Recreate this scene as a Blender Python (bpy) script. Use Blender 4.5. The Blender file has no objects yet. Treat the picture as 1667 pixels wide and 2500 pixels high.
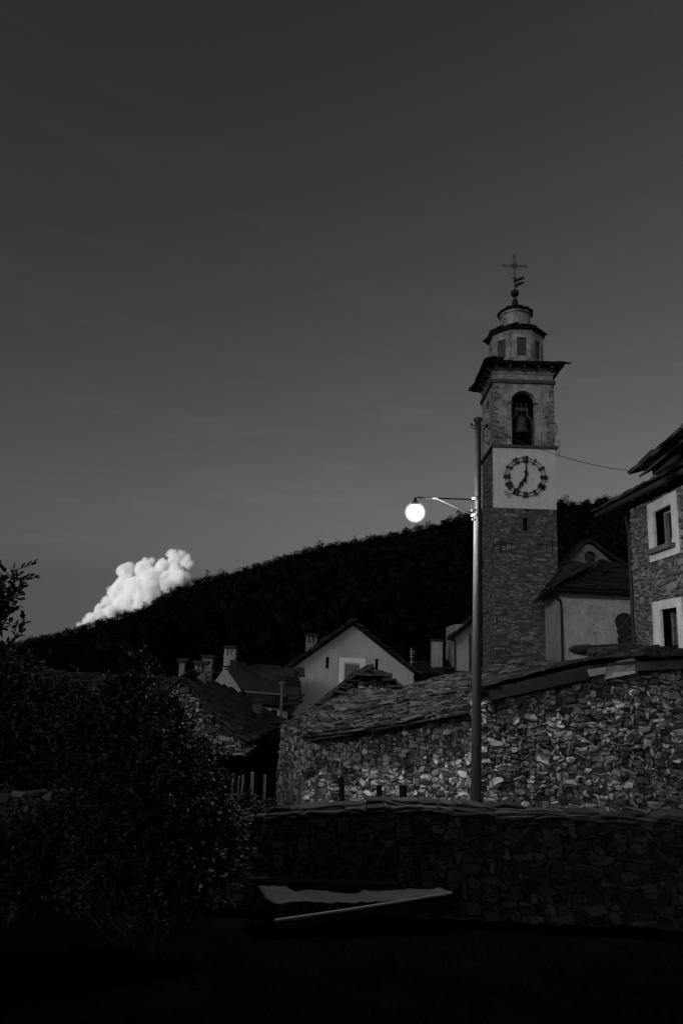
import bpy, bmesh, math, random
from mathutils import Vector, Matrix, noise
from mathutils.geometry import tessellate_polygon
R = math.radians
rnd = random.Random(7)
sc = bpy.context.scene
COL = sc.collection

# ------------------------------------------------------------------ camera
F, CX, CY = 1667.0, 833.5, 1250.0
PITCH, ROLL, YAW = math.atan(.2167), .043, math.atan(42 / 1667)
_fh = Vector((-math.sin(YAW), math.cos(YAW), 0))
_r0 = Vector((math.cos(YAW), math.sin(YAW), 0))
FW = _fh * math.cos(PITCH) + Vector((0, 0, math.sin(PITCH)))
_u0 = _r0.cross(FW)
RT = _r0 * math.cos(ROLL) + _u0 * math.sin(ROLL)
UP = _u0 * math.cos(ROLL) - _r0 * math.sin(ROLL)
cam = bpy.data.objects.new('camera', bpy.data.cameras.new('camera'))
COL.objects.link(cam)
cam.matrix_world = Matrix(((RT.x, UP.x, -FW.x, 0), (RT.y, UP.y, -FW.y, 0), (RT.z, UP.z, -FW.z, 0), (0, 0, 0, 1)))
cam.data.sensor_fit = 'VERTICAL'
cam.data.sensor_height = 36
cam.data.lens = 36 * F / 2500
cam.data.clip_start = .1
cam.data.clip_end = 20000
sc.camera = cam
sc.render.resolution_x, sc.render.resolution_y = 682, 1024

# ------------------------------------------------------------------ sky, sun, exposure
SUN_EL, SUN_AZ = 10.0, 36.0            # degrees: height, and how far left of straight behind the camera
SKY_POW, SKY_GAIN = 1.45, .52
w = bpy.data.worlds.new('World'); sc.world = w; w.use_nodes = True
nt = w.node_tree
sky = nt.nodes.new('ShaderNodeTexSky'); sky.sky_type = 'NISHITA'; sky.sun_disc = False
sky.sun_elevation = R(SUN_EL); sky.sun_rotation = R(180 + SUN_AZ); sky.dust_density = 3.8; sky.air_density = 2.0
sep = nt.nodes.new('ShaderNodeSeparateColor')          # black and white film behind a red filter: the red channel
po = nt.nodes.new('ShaderNodeMath'); po.operation = 'POWER'; po.inputs[1].default_value = SKY_POW
mu = nt.nodes.new('ShaderNodeMath'); mu.operation = 'MULTIPLY'; mu.inputs[1].default_value = SKY_GAIN
nt.links.new(sky.outputs[0], sep.inputs[0]); nt.links.new(sep.outputs[0], po.inputs[0])
nt.links.new(po.outputs[0], mu.inputs[0])
bg = nt.nodes['Background']; bg.inputs[1].default_value = .08
# the haze layer right at the horizon is left out: below 6 degrees the sky repeats its tone at 6 degrees
tc = nt.nodes.new('ShaderNodeTexCoord'); sx_ = nt.nodes.new('ShaderNodeSeparateXYZ'); cx_ = nt.nodes.new('ShaderNodeCombineXYZ'); mz = nt.nodes.new('ShaderNodeMath'); mz.operation = 'MAXIMUM'; mz.inputs[1].default_value = .10
nt.links.new(tc.outputs['Generated'], sx_.inputs[0]); nt.links.new(sx_.outputs[0], cx_.inputs[0]); nt.links.new(sx_.outputs[1], cx_.inputs[1]); nt.links.new(sx_.outputs[2], mz.inputs[0]); nt.links.new(mz.outputs[0], cx_.inputs[2]); nt.links.new(cx_.outputs[0], sky.inputs[0])
# faint streaks of high cirrus, fixed to the sky
mp = nt.nodes.new('ShaderNodeMapping'); mp.inputs['Rotation'].default_value = (0, R(6), R(8)); mp.inputs['Scale'].default_value = (2.2, 2.2, 16)
nz = nt.nodes.new('ShaderNodeTexNoise'); nz.inputs['Scale'].default_value = 1.6; nz.inputs['Detail'].default_value = 7; nz.inputs['Roughness'].default_value = .6
mr = nt.nodes.new('ShaderNodeMapRange'); mr.inputs[1].default_value = .55; mr.inputs[2].default_value = .85; mr.inputs[3].default_value = 1.0; mr.inputs[4].default_value = 1.2
m2 = nt.nodes.new('ShaderNodeMath'); m2.operation = 'MULTIPLY'
nt.links.new(tc.outputs['Generated'], mp.inputs[0]); nt.links.new(mp.outputs[0], nz.inputs['Vector']); nt.links.new(nz.outputs[0], mr.inputs[0])
nt.links.new(mu.outputs[0], m2.inputs[0]); nt.links.new(mr.outputs[0], m2.inputs[1]); nt.links.new(m2.outputs[0], bg.inputs[0])
sun = bpy.data.objects.new('sun', bpy.data.lights.new('sun', 'SUN')); COL.objects.link(sun)
sun.data.energy = 3.9; sun.data.angle = R(.5)
_sd = Vector((-math.sin(R(SUN_AZ)) * math.cos(R(SUN_EL)), -math.cos(R(SUN_AZ)) * math.cos(R(SUN_EL)), math.sin(R(SUN_EL))))
sun.rotation_euler = _sd.to_track_quat('Z', 'Y').to_euler()
sc.view_settings.view_transform = 'Standard'; sc.view_settings.look = 'None'
sc.view_settings.gamma = 1; sc.view_settings.exposure = -.6
sc.render.engine = 'CYCLES'
sc.cycles.use_denoising = True
sc.cycles.max_bounces = 10; sc.cycles.diffuse_bounces = 3; sc.cycles.glossy_bounces = 2; sc.cycles.volume_bounces = 10
sc.cycles.sample_clamp_indirect = 4

# ------------------------------------------------------------------ pixel -> world
def ray(x, y): return FW + RT * ((x - CX) / F) + UP * ((CY - y) / F)
def P(x, y, Y):
    d = ray(x, y); return d * (Y / d.y)
def PX(x, y, X):
    d = ray(x, y); return d * (X / d.x)
class Plane:
    def __init__(s, O, U, V=(0, 0, 1)):
        s.O = Vector(O); s.U = Vector(U).normalized(); s.V = Vector(V).normalized(); s.N = s.U.cross(s.V)
    def at(s, u, v, d=0): return s.O + s.U * u + s.V * v + s.N * d
    def px(s, x, y):                                   # pixel -> (u, v) on this plane
        r = ray(x, y); t = s.O.dot(s.N) / r.dot(s.N); p = r * t - s.O
        return (p.dot(s.U), p.dot(s.V))
def front(Y): return Plane((0, Y, 0), (1, 0, 0))

# ------------------------------------------------------------------ materials (all grey: a black and white photograph)
MATS = {}
def mat(name, lo, hi=None, rough=.85, scale=3.0, bump=.0, bscale=20.0, island=False, spec=.3, detail=6, island_amt=.8, stretch=None, stain=0.0):
    if name in MATS: return MATS[name]
    m = bpy.data.materials.new(name); m.use_nodes = True; n = m.node_tree.nodes; l = m.node_tree.links
    b = n['Principled BSDF']; b.inputs['Roughness'].default_value = rough
    b.inputs['Specular IOR Level'].default_value = spec
    hi = lo if hi is None else hi
    tc = n.new('ShaderNodeTexCoord'); mp = n.new('ShaderNodeMapping'); l.new(tc.outputs['Object'], mp.inputs[0])
    if stretch: mp.inputs['Scale'].default_value = stretch
    nz = n.new('ShaderNodeTexNoise'); nz.inputs['Scale'].default_value = scale; nz.inputs['Detail'].default_value = detail
    nz.inputs['Roughness'].default_value = .65
    l.new(mp.outputs[0], nz.inputs['Vector'])
    mr = n.new('ShaderNodeMapRange'); mr.inputs[1].default_value = .3; mr.inputs[2].default_value = .7
    mr.inputs[3].default_value = lo; mr.inputs[4].default_value = hi
    if island:
        g = n.new('ShaderNodeNewGeometry')
        mx = n.new('ShaderNodeMix'); mx.data_type = 'FLOAT'; mx.inputs[0].default_value = island_amt
        l.new(nz.outputs[0], mx.inputs[2])
        # stones mostly mid grey, a few much paler
        pw = n.new('ShaderNodeMath'); pw.operation = 'POWER'; pw.inputs[1].default_value = 1.7
        l.new(g.outputs['Random Per Island'], pw.inputs[0])
        l.new(pw.outputs[0], mx.inputs[3]); l.new(mx.outputs[0], mr.inputs[0])
        mr.inputs[1].default_value = .05; mr.inputs[2].default_value = .95
    else:
        l.new(nz.outputs[0], mr.inputs[0])
    val = mr.outputs[0]
    if stain:                                             # rain streaks and blotches of dirt
        m3 = n.new('ShaderNodeMapping'); m3.inputs['Scale'].default_value = (2.6, 2.6, .28); l.new(tc.outputs['Object'], m3.inputs[0])
        n3 = n.new('ShaderNodeTexNoise'); n3.inputs['Scale'].default_value = 1.5; n3.inputs['Detail'].default_value = 8; n3.inputs['Roughness'].default_value = .7; l.new(m3.outputs[0], n3.inputs['Vector'])
        n4 = n.new('ShaderNodeTexNoise'); n4.inputs['Scale'].default_value = 7; n4.inputs['Detail'].default_value = 10; n4.inputs['Roughness'].default_value = .75; l.new(tc.outputs['Object'], n4.inputs['Vector'])
        for tex, lo_, hi_ in ((n3, .48, .72), (n4, .5, .75)):
            r3 = n.new('ShaderNodeMapRange'); r3.inputs[1].default_value = lo_; r3.inputs[2].default_value = hi_; r3.inputs[3].default_value = 1; r3.inputs[4].default_value = 1 - stain
            l.new(tex.outputs[0], r3.inputs[0]); mm = n.new('ShaderNodeMath'); mm.operation = 'MULTIPLY'; l.new(val, mm.inputs[0]); l.new(r3.outputs[0], mm.inputs[1]); val = mm.outputs[0]
    cc = n.new('ShaderNodeCombineColor')
    for i in range(3): l.new(val, cc.inputs[i])
    l.new(cc.outputs[0], b.inputs['Base Color'])
    if bump:
        n2 = n.new('ShaderNodeTexNoise'); n2.inputs['Scale'].default_value = bscale; n2.inputs['Detail'].default_value = 8
        l.new(mp.outputs[0], n2.inputs['Vector'])
        bp = n.new('ShaderNodeBump'); bp.inputs['Strength'].default_value = bump; bp.inputs['Distance'].default_value = .05
        l.new(n2.outputs[0], bp.inputs['Height']); l.new(bp.outputs[0], b.inputs['Normal'])
    MATS[name] = m; return m
M_stone = mat('rubble_stone', .025, .42, .8, 4, .6, 14, True)
M_stone_tower = mat('tower_stone', .05, .34, .85, 2.2, .5, 10, True, island_amt=.6)
M_house_stone = mat('house_stone', .035, .22, .85, 2.5, .5, 10, True, island_amt=.6)
M_stone_shaded = mat('shaded_stone', .003, .04, .9, 3, .6, 12, True)  # retaining wall stone darkened: foreground shade put into the colour
M_mortar = mat('dark_mortar', .03, .07, .95, 4, .5, 20)  # dark mortar in the joints and behind the stones
M_tower_core = mat('tower_mortar', .05, .11, .95, 3, .5, 20)
M_slate = mat('stone_slate', .012, .17, .75, 5, .5, 15, True)
M_slate_dark = mat('dark_stone_slate', .008, .05, .8, 4, .5, 15, True)
M_white = mat('white_limewash', .70, .82, .9, 1.2, .2, 8, stain=.16)
M_clean = mat('clean_limewash', .84, .88, .9, 1.2, .1, 8)
M_worn = mat('worn_limewash', .42, .58, .9, 2.2, .3, 9, stain=.3)
M_plaster = mat('rough_plaster', .34, .46, .95, .9, .3, 20, stain=.35)
M_plaster_house = mat('grey_plaster', .43, .53, .95, .9, .25, 20, stain=.2)
M_chapel = mat('chapel_plaster', .36, .56, .95, 1.6, .35, 12, stain=.36)
M_belfry = mat('weathered_plaster', .12, .62, .95, 1.3, .35, 10, detail=9, stain=.35)
M_brace = mat('painted_brace', .03, .05, .8, 8, .1, 20, spec=.1)
M_black = mat('matt_black_paint', .003, .006, 1, 6, spec=.0)
M_blind = mat('dark_blind_panel', .05, .12, .95, 3, .3, 14)
M_gable = mat('stained_gable_plaster', .10, .24, .95, 1.5, .3, 12)
M_dim = mat('dim_metal', .12, .18, .6, 5, .1, 14)
M_stone_lamplit = mat('lamplit_rubble', .05, .62, .85, 5, .6, 16, True)  # long barn's stone paled: lamplight put into the colour
M_field = mat('field_stone', .015, .12, .9, 4, .5, 14, True)
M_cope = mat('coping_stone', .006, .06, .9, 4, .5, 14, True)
M_trim = mat('dark_cornice_stone', .05, .12, .85, 3, .4, 12)
M_iron = mat('black_iron', .008, .02, .6, 6, .1, 20)
M_bronze = mat('bell_bronze', .04, .09, .45, 6, .1, 20)
M_wood_dark = mat('dark_timber', .006, .02, .8, 6, .4, 18, stretch=(1, 6, 6))
M_wood = mat('weathered_pole_wood', .02, .075, .8, 7, .5, 12, stretch=(5, 5, .35))
M_post = mat('grey_post_wood', .08, .24, .85, 9, .5, 12, stretch=(4, 4, .5))
M_plank = mat('pale_plank', .25, .5, .85, 6, .4, 14, stretch=(1, 5, 5))
M_metal = mat('galvanised_metal', .45, .6, .45, 6)
M_glass = mat('dark_window_glass', .006, .012, .15, 2, spec=.5)
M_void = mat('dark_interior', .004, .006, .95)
M_shutter = mat('pale_shutter', .13, .17, .7, 5, .1, 30)
M_curtain = mat('white_curtain', .5, .6, .9, 9, .2, 20)
M_leaf = mat('leaf', .006, .055, .6, 3, island=True, spec=.25)
M_leaf_dark = mat('leaf_backlit', .006, .03, .6, 3, island=True, spec=.3)
M_bark = mat('bark', .012, .03, .9, 8, .5, 20)
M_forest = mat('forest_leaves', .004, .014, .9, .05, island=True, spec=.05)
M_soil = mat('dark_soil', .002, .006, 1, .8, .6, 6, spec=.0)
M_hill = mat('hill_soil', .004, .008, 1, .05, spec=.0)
M_grass = mat('grass', .002, .010, .95, 1, island=True, spec=.0)
M_tarp = mat('tarpaulin', .02, .05, .7, 2.5, .5, 5)
M_cloud = bpy.data.materials.new('cloud_white')

# ------------------------------------------------------------------ mesh builder and scene tree
OFF = {}
class MB:
    def __init__(s): s.v = []; s.f = []
    def add(s, vs, fs):
        o = len(s.v); s.v.extend([tuple(q) for q in vs]); s.f.extend([tuple(i + o for i in f) for f in fs])
    def box(s, a, b):
        x0, y0, z0 = a; x1, y1, z1 = b
        s.add([(x0, y0, z0), (x1, y0, z0), (x1, y1, z0), (x0, y1, z0), (x0, y0, z1), (x1, y0, z1), (x1, y1, z1), (x0, y1, z1)],
              [(0, 3, 2, 1), (4, 5, 6, 7), (0, 1, 5, 4), (1, 2, 6, 5), (2, 3, 7, 6), (3, 0, 4, 7)])
    def pbox(s, pl, u0, u1, v0, v1, d0, d1):
        s.add([pl.at(u0, v0, d0), pl.at(u1, v0, d0), pl.at(u1, v0, d1), pl.at(u0, v0, d1), pl.at(u0, v1, d0), pl.at(u1, v1, d0), pl.at(u1, v1, d1), pl.at(u0, v1, d1)],
              [(0, 1, 2, 3), (4, 7, 6, 5), (0, 4, 5, 1), (1, 5, 6, 2), (2, 6, 7, 3), (3, 7, 4, 0)])
    def beam(s, a, b, wd, ht, upv=(0, 0, 1)):
        a = Vector(a); b = Vector(b); t = (b - a).normalized(); r = t.cross(Vector(upv))
        if r.length < 1e-3: r = t.cross(Vector((1, 0, 0)))
        r = r.normalized() * wd / 2; u = r.cross(t).normalized() * ht / 2
        vs = [a - r - u, a + r - u, a + r + u, a - r + u, b - r - u, b + r - u, b + r + u, b - r + u]
        s.add(vs, [(0, 1, 2, 3), (7, 6, 5, 4), (0, 4, 5, 1), (1, 5, 6, 2), (2, 6, 7, 3), (3, 7, 4, 0)])
    def tube(s, pts, rads, n=8, cap=True):
        pts = [Vector(p) for p in pts]
        if not hasattr(rads, '__len__'): rads = [rads] * len(pts)
        o = len(s.v); vs = []
        t0 = (pts[1] - pts[0]).normalized(); r = t0.orthogonal().normalized()
        for i, p in enumerate(pts):
            t = (pts[min(i + 1, len(pts) - 1)] - pts[max(i - 1, 0)]).normalized()
            r = (r - t * r.dot(t)).normalized(); q = t.cross(r)
            for k in range(n):
                a = 2 * math.pi * k / n; vs.append(p + (r * math.cos(a) + q * math.sin(a)) * rads[i])
        fs = []
        for i in range(len(pts) - 1):
            for k in range(n):
                k2 = (k + 1) % n; fs.append((i * n + k, i * n + k2, (i + 1) * n + k2, (i + 1) * n + k))
        if cap: fs.append(tuple(range(n - 1, -1, -1))); e = (len(pts) - 1) * n; fs.append(tuple(range(e, e + n)))
        s.add(vs, fs)
    def lathe(s, c, prof, n=24, rot=0.0, cap=True):        # prof: (radius, z) list, c = axis point
        c = Vector(c); vs = []; fs = []
        for r, z in prof:
            for k in range(n):
                a = rot + 2 * math.pi * k / n; vs.append((c.x + r * math.cos(a), c.y + r * math.sin(a), c.z + z))
        for i in range(len(prof) - 1):
            for k in range(n):
                k2 = (k + 1) % n; fs.append((i * n + k, i * n + k2, (i + 1) * n + k2, (i + 1) * n + k))
        if cap:
            fs.append(tuple(range(n - 1, -1, -1))); e = (len(prof) - 1) * n; fs.append(tuple(range(e, e + n)))
        s.add(vs, fs)
    def ring(s, c, ax, rad, tr, n=48, m=6):
        ax = Vector(ax).normalized(); u = ax.orthogonal().normalized(); v = ax.cross(u); vs = []; fs = []
        for i in range(n):
            a = 2 * math.pi * i / n; d = u * math.cos(a) + v * math.sin(a)
            for k in range(m):
                b = 2 * math.pi * k / m; vs.append(Vector(c) + d * (rad + tr * math.cos(b)) + ax * tr * math.sin(b))
        for i in range(n):
            for k in range(m):
                fs.append((i * m + k, ((i + 1) % n) * m + k, ((i + 1) % n) * m + (k + 1) % m, i * m + (k + 1) % m))
        s.add(vs, fs)
    def plate(s, pl, outer, holes=(), d0=-.3, d1=0.0):     # slab between depths d0 (back) and d1 (front), with holes and their reveals
        loops = [list(outer)] + [list(h) for h in holes]
        tri = tessellate_polygon([[Vector((a, b, 0)) for a, b in lp] for lp in loops])
        flat = [q for lp in loops for q in lp]; n = len(flat)
        vs = [pl.at(a, b, d1) for a, b in flat] + [pl.at(a, b, d0) for a, b in flat]
        fs = [tuple(t) for t in tri] + [tuple(i + n for i in reversed(t)) for t in tri]
        o = 0
        for lp in loops:
            k = len(lp)
            for i in range(k):
                j = (i + 1) % k; fs.append((o + i, o + j, o + j + n, o + i + n))
            o += k
        s.add(vs, fs)
    def build(s, name, m, parent=None, smooth=False, recalc=True):
        off = OFF.get(parent.name, Vector()) if parent else Vector()
        me = bpy.data.meshes.new(name); me.from_pydata([tuple(Vector(q) - off) for q in s.v], [], s.f)
        if recalc:
            b = bmesh.new(); b.from_mesh(me); bmesh.ops.recalc_face_normals(b, faces=b.faces); b.to_mesh(me); b.free()
        me.materials.append(m)
        if smooth: me.polygons.foreach_set('use_smooth', [True] * len(me.polygons))
        o = bpy.data.objects.new(name, me); COL.objects.link(o)
        if parent: o.parent = parent; OFF[o.name] = off
        return o
def tag(o, label=None, cat=None, group=None, kind=None):
    if label: o['label'] = label
    if cat: o['category'] = cat
    if group: o['group'] = group
    if kind: o['kind'] = kind
    return o
def thing(name, label, cat, loc, group=None):
    o = bpy.data.objects.new(name, None); COL.objects.link(o); o.location = loc; o.empty_display_size = .2
    OFF[o.name] = Vector(loc); return tag(o, label, cat, group)

def inpoly(x, y, poly):
    c = False; j = len(poly) - 1
    for i in range(len(poly)):
        (xi, yi), (xj, yj) = poly[i], poly[j]
        if (yi > y) != (yj > y) and x < (xj - xi) * (y - yi) / (yj - yi) + xi: c = not c
        j = i
    return c
def rect(u0, u1, v0, v1): return [(u0, v0), (u1, v0), (u1, v1), (u0, v1)]
def circle(cu, cv, r, n=24): return [(cu + r * math.cos(2 * math.pi * k / n), cv + r * math.sin(2 * math.pi * k / n)) for k in range(n)]

def stones(mb, pl, poly, cell=.08, wr=(2, 6), hr=(1, 3), depth=.09, gap=.012, holes=(), seed=1, warp=.06, d_base=-.03, round_=.22, tilt=.03):
    """rubble masonry: irregular stones packed on a plane, each its own loose lump"""
    q = random.Random(seed)
    us = [a for a, b in poly]; vs_ = [b for a, b in poly]
    u0, u1, v0, v1 = min(us), max(us), min(vs_), max(vs_)
    nu = int((u1 - u0) / cell) + 1; nv = int((v1 - v0) / cell) + 1
    occ = [bytearray(nu) for _ in range(nv)]
    def W(u, v):
        k = .22 / cell
        return (u + warp * noise.noise(Vector((u * k, v * k, seed))) + warp * .5 * noise.noise(Vector((u * k * 2.3, v * k * 2.3, seed))), v + warp * noise.noise(Vector((u * k * .8, v * k, seed + 9.3))) + warp * .5 * noise.noise(Vector((u * k * 2.1, v * k * 2.1, seed + 4))))
    for j in range(nv):
        i = 0
        while i < nu:
            if occ[j][i]: i += 1; continue
            ww = q.randint(*wr); hh = q.randint(*hr)
            if q.random() < .06: ww = int(ww * 1.6) + 1; hh += 1
            k = 0
            while k < ww and i + k < nu and not occ[j][i + k]: k += 1
            ww = max(1, k); hh = min(hh, nv - j)
            h2 = 1
            while h2 < hh and not any(occ[j + h2][i:i + ww]): h2 += 1
            hh = h2
            for b in range(hh):
                for a in range(ww): occ[j + b][i + a] = 1
            cu, cv = u0 + (i + ww / 2) * cell, v0 + (j + hh / 2) * cell
            i += ww
            if not inpoly(cu, cv, poly) or any(inpoly(cu, cv, h) for h in holes): continue
            a, b = ww * cell / 2 - gap, hh * cell / 2 - gap
            c = min(a, b) * q.uniform(.25, .85)
            out = [(-a + c * q.uniform(.6, 1.2), -b), (0, -b), (a - c * q.uniform(.6, 1.2), -b), (a, -b + c * q.uniform(.5, 1)), (a, b - c * q.uniform(.5, 1)),
                   (a - c * q.uniform(.6, 1.3), b), (0, b), (-a + c * q.uniform(.6, 1.3), b), (-a, b - c * q.uniform(.5, 1)), (-a, -b + c * q.uniform(.5, 1))]
            ang = q.gauss(0, .13); ca, sa = math.cos(ang), math.sin(ang)
            out = [((x + q.uniform(-.3, .22) * c) * ca - y * sa, x * sa + (y + q.uniform(-.3, .22) * c) * ca) for x, y in out]
            dd = depth * q.uniform(.45, 1.15); tx, ty = q.uniform(-tilt, tilt) / max(a, .05), q.uniform(-tilt, tilt) / max(b, .05)
            n = len(out); V = []
            for sc_, dp in ((1, d_base), (.98, dd * .55), (1 - round_, dd)):
                for x, y in out:
                    uu, vv = W(cu + x * sc_, cv + y * sc_)
                    e = 0 if dp == d_base else (x * tx + y * ty) + q.uniform(-.01, .01) * (depth / .09)
                    V.append(pl.at(uu, vv, dp + e))
            uu, vv = W(cu + q.uniform(-.3, .3) * a, cv + q.uniform(-.3, .3) * b)
            V.append(pl.at(uu, vv, dd * q.uniform(1.0, 1.2)))
            fs = []
            for r_ in (0, 1):
                for k in range(n): fs.append((r_ * n + k, r_ * n + (k + 1) % n, (r_ + 1) * n + (k + 1) % n, (r_ + 1) * n + k))
            for k in range(n): fs.append((2 * n + k, 2 * n + (k + 1) % n, 3 * n))
            mb.add(V, fs)

def slates(mb, A, B, C, D, pitch=.22, wr=(.25, .6), th=.04, seed=1, over=.12, rough=1.0, sheet=True, lift=0.0):
    """stone slab roof: A-B eave (left, right), D-C ridge; overlapping rows of rough plates over a closed sheet"""
    A, B, C, D = map(Vector, (A, B, C, D)); q = random.Random(seed)
    nrm = (B - A).cross(D - A) if (D - A).length > .01 else (B - A).cross(C - A)
    nrm.normalize()
    if nrm.z < 0: nrm = -nrm
    if sheet:
        t = .05; vs = [p - nrm * .03 for p in (A, B, C, D)] + [p - nrm * (.03 + t) for p in (A, B, C, D)]
        mb.add(vs, [(0, 1, 2, 3), (7, 6, 5, 4), (0, 4, 5, 1), (1, 5, 6, 2), (2, 6, 7, 3), (3, 7, 4, 0)])
    L = max(((D - A).length + (C - B).length) / 2, .1); rows = max(2, int(L / pitch))
    for r in range(rows):
        t = (r + .0) / rows
        a = A.lerp(D, t); b = B.lerp(C, t); wdt = (b - a).length
        if wdt < .05: continue
        ux = (b - a).normalized(); sl = nrm.cross(ux).normalized()
        if sl.dot((D - A) + (C - B)) < 0: sl = -sl
        x = -over * q.random()
        while x < wdt + over * .3:
            ww = q.uniform(*wr); ln = pitch * q.uniform(1.5, 2.1); tk = th * q.uniform(.6, 1.6)
            j = lambda k: q.uniform(-k, k) * rough
            y0 = -over * q.uniform(.3, 1) if r == 0 else j(pitch * .3)
            base = lift + th * q.uniform(.2, 1.0)
            # outline in (x, y) with the lower edge standing proud of the row below
            pts = [(x + j(.03), y0 + j(.04)), (x + ww * .5, y0 + j(.05)), (x + ww + j(.03), y0 + j(.04)), (x + ww + j(.03), y0 + ln), (x + j(.03), y0 + ln)]
            hs = [base + th, base + th * q.uniform(.9, 1.3), base + th, lift - .02, lift - .02]
            wob = j(.012)
            top = [a + ux * px_ + sl * py_ + nrm * (h + tk + wob * (1 if k in (0, 4) else -1)) for k, ((px_, py_), h) in enumerate(zip(pts, hs))]
            bot = [p - nrm * tk for p in top]
            n = 5
            mb.add(top + bot, [tuple(range(n)), tuple(range(2 * n - 1, n - 1, -1))] + [(k, n + k, n + (k + 1) % n, (k + 1) % n) for k in range(n)])
            x += ww * q.uniform(.82, 1.0)
# ------------------------------------------------------------------ ground
def smooth(t): t = max(0, min(1, t)); return t * t * (3 - 2 * t)
def ground_z(x, y):
    if y < 13.25:
        z = -1.65 - 2.6 * max(0, min(1, y / 12.6))
        if y < -2: z = -1.65 + 4.8 * smooth((-2 - y) / 14)  # unseen bank added behind the camera to shade the foreground
        if y > 12.6: z = -4.25
    elif y < 60: z = -4.3 + smooth((y - 20) / 40) * 2.0 - .1 * max(0, -x - 3) * smooth((y - 14) / 10) * .3
    else: z = -2.3
    return z + .05 * noise.noise(Vector((x * .8, y * .8, 0)))
xs = [-5000, -1500, -500, -200, -100, -60, -40] + [-30 + i for i in range(61)] + [40, 60, 100, 200, 500, 1500, 5000]
ys = [-5000, -2000, -800, -300, -100, -50, -30, -24, -20, -17, -15, -13, -11, -9, -7, -5, -4, -3, -2] + [-1 + .5 * i for i in range(28)] + [12.7, 13.2, 13.3, 13.8, 14.5] + [15.5 + i for i in range(15)] + [34, 40, 50, 60, 75, 100, 150, 300, 800, 2000, 6000]
g = MB(); g.v = [(x, y, ground_z(x, y)) for y in ys for x in xs]
nx = len(xs); g.f = [(j * nx + i, j * nx + i + 1, (j + 1) * nx + i + 1, (j + 1) * nx + i) for j in range(len(ys) - 1) for i in range(nx - 1)]
tag(g.build('ground', M_soil, smooth=True, recalc=False), kind='structure')

# wooded hill across the village; its skyline follows the photograph's ridge
RIDGE = [(-900, 1640), (-400, 1615), (-100, 1585), (0, 1572), (48, 1562), (70, 1548), (128, 1542), (190, 1524), (266, 1500), (350, 1474), (425, 1428), (500, 1400), (574, 1384), (660, 1357), (744, 1330), (850, 1309), (925, 1296), (1000, 1282), (1063, 1266), (1095, 1254), (1160, 1236), (1270, 1222), (1361, 1216), (1425, 1212), (1490, 1204), (1525, 1208), (1600, 1195), (1800, 1180), (2200, 1150), (2800, 1120)]
HY = 250.0
rp = [(P(x, y + 14, HY).x, P(x, y + 20, HY).z) for x, y in RIDGE]
def ridge_z(x):
    if x <= rp[0][0]: return rp[0][1]
    for (a, za), (b, zb) in zip(rp, rp[1:]):
        if x <= b: return za + (zb - za) * (x - a) / (b - a)
    return rp[-1][1]
def hill_z(x, y):
    rz = ridge_z(x * HY / y if y < HY else x)
    if y <= HY:
        t = (y - 72) / (HY - 72); z = -3.2 + (rz + 3.2) * (t ** .92 if t > 0 else 0)
        return z + 1.2 * noise.noise(Vector((x * .03, y * .03, 3))) * min(1, max(0, t * 4)) * (1 if y < 235 else .3) * max(0, min(1, (rz - 2) / 20))
    return rz - (y - HY) * .45
hx = [-420 + 10 * i for i in range(95)]
hy = [72 + 178 * i / 24 for i in range(25)] + [262, 285, 330, 420, 600]
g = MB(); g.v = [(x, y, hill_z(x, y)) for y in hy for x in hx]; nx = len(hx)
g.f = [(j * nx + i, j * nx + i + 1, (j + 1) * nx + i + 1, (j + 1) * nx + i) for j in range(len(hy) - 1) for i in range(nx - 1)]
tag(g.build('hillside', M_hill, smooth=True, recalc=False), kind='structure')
# unseen mountain added behind the camera: shades the village, leaves the cloud sunlit
g = MB(); sx, sy = math.sin(R(SUN_AZ)), math.cos(R(SUN_AZ)); DM = 3000.0
mv = []
NI, NJ = 60, 13
for j in range(NJ):
    for i in range(NI + 1):
        s_ = (i / NI - .5) * 5200; dep = (j - 6) * 130.0
        h = 700 * max(0, 1 - abs(j - 6) / 6.0) ** .8 * (1 - .55 * (abs(s_) / 2600) ** 2)
        h += 28 * noise.noise(Vector((s_ * .004, dep * .004, 1))) * (h > 0) + 14 * noise.noise(Vector((s_ * .015, dep * .015, 2)))
        px_, py_ = -sx * (DM + dep) + sy * s_, -sy * (DM + dep) - sx * s_
        mv.append((px_, py_, h - 8))
g.v = mv; g.f = [(j * (NI + 1) + i, j * (NI + 1) + i + 1, (j + 1) * (NI + 1) + i + 1, (j + 1) * (NI + 1) + i) for j in range(NJ - 1) for i in range(NI)]
tag(g.build('shade_mountain', M_hill, smooth=True, recalc=False), kind='structure')

# forest on the hill: one mass of crowns
def leaf_quad(vs, fs, p, s_, q, flat=.0):
    a = Vector((q.gauss(0, 1), q.gauss(0, 1), q.gauss(0, 1))).normalized(); b = a.orthogonal().normalized()
    b = (b * math.cos(q.random() * 6.3) + a.cross(b) * math.sin(q.random() * 6.3)).normalized()
    o = len(vs); a = a * s_; b = b * s_ * .6
    vs.extend([p - a, p - b * .9 + a * .1, p + a, p + b]); fs.append((o, o + 1, o + 2, o + 3))
q = random.Random(3); V = []; Fc = []
def crown(x, y, z, rr, hh, n, s_):
    lumps = [(q.uniform(-.55, .55) * rr, q.uniform(-.5, .5) * rr, q.uniform(.35, 1) * hh, q.uniform(.35, .6) * rr) for _ in range(7)]
    for k in range(n):
        lx, ly, lz, lr = lumps[k % 7]
        d = Vector((q.gauss(0, 1), q.gauss(0, 1), q.gauss(0, 1))).normalized() * lr * q.uniform(.6, 1.08)
        leaf_quad(V, Fc, Vector((x + lx + d.x, y + ly + d.y, z + lz + d.z * 1.1)), s_ * q.uniform(.5, 1.3), q)
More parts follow.
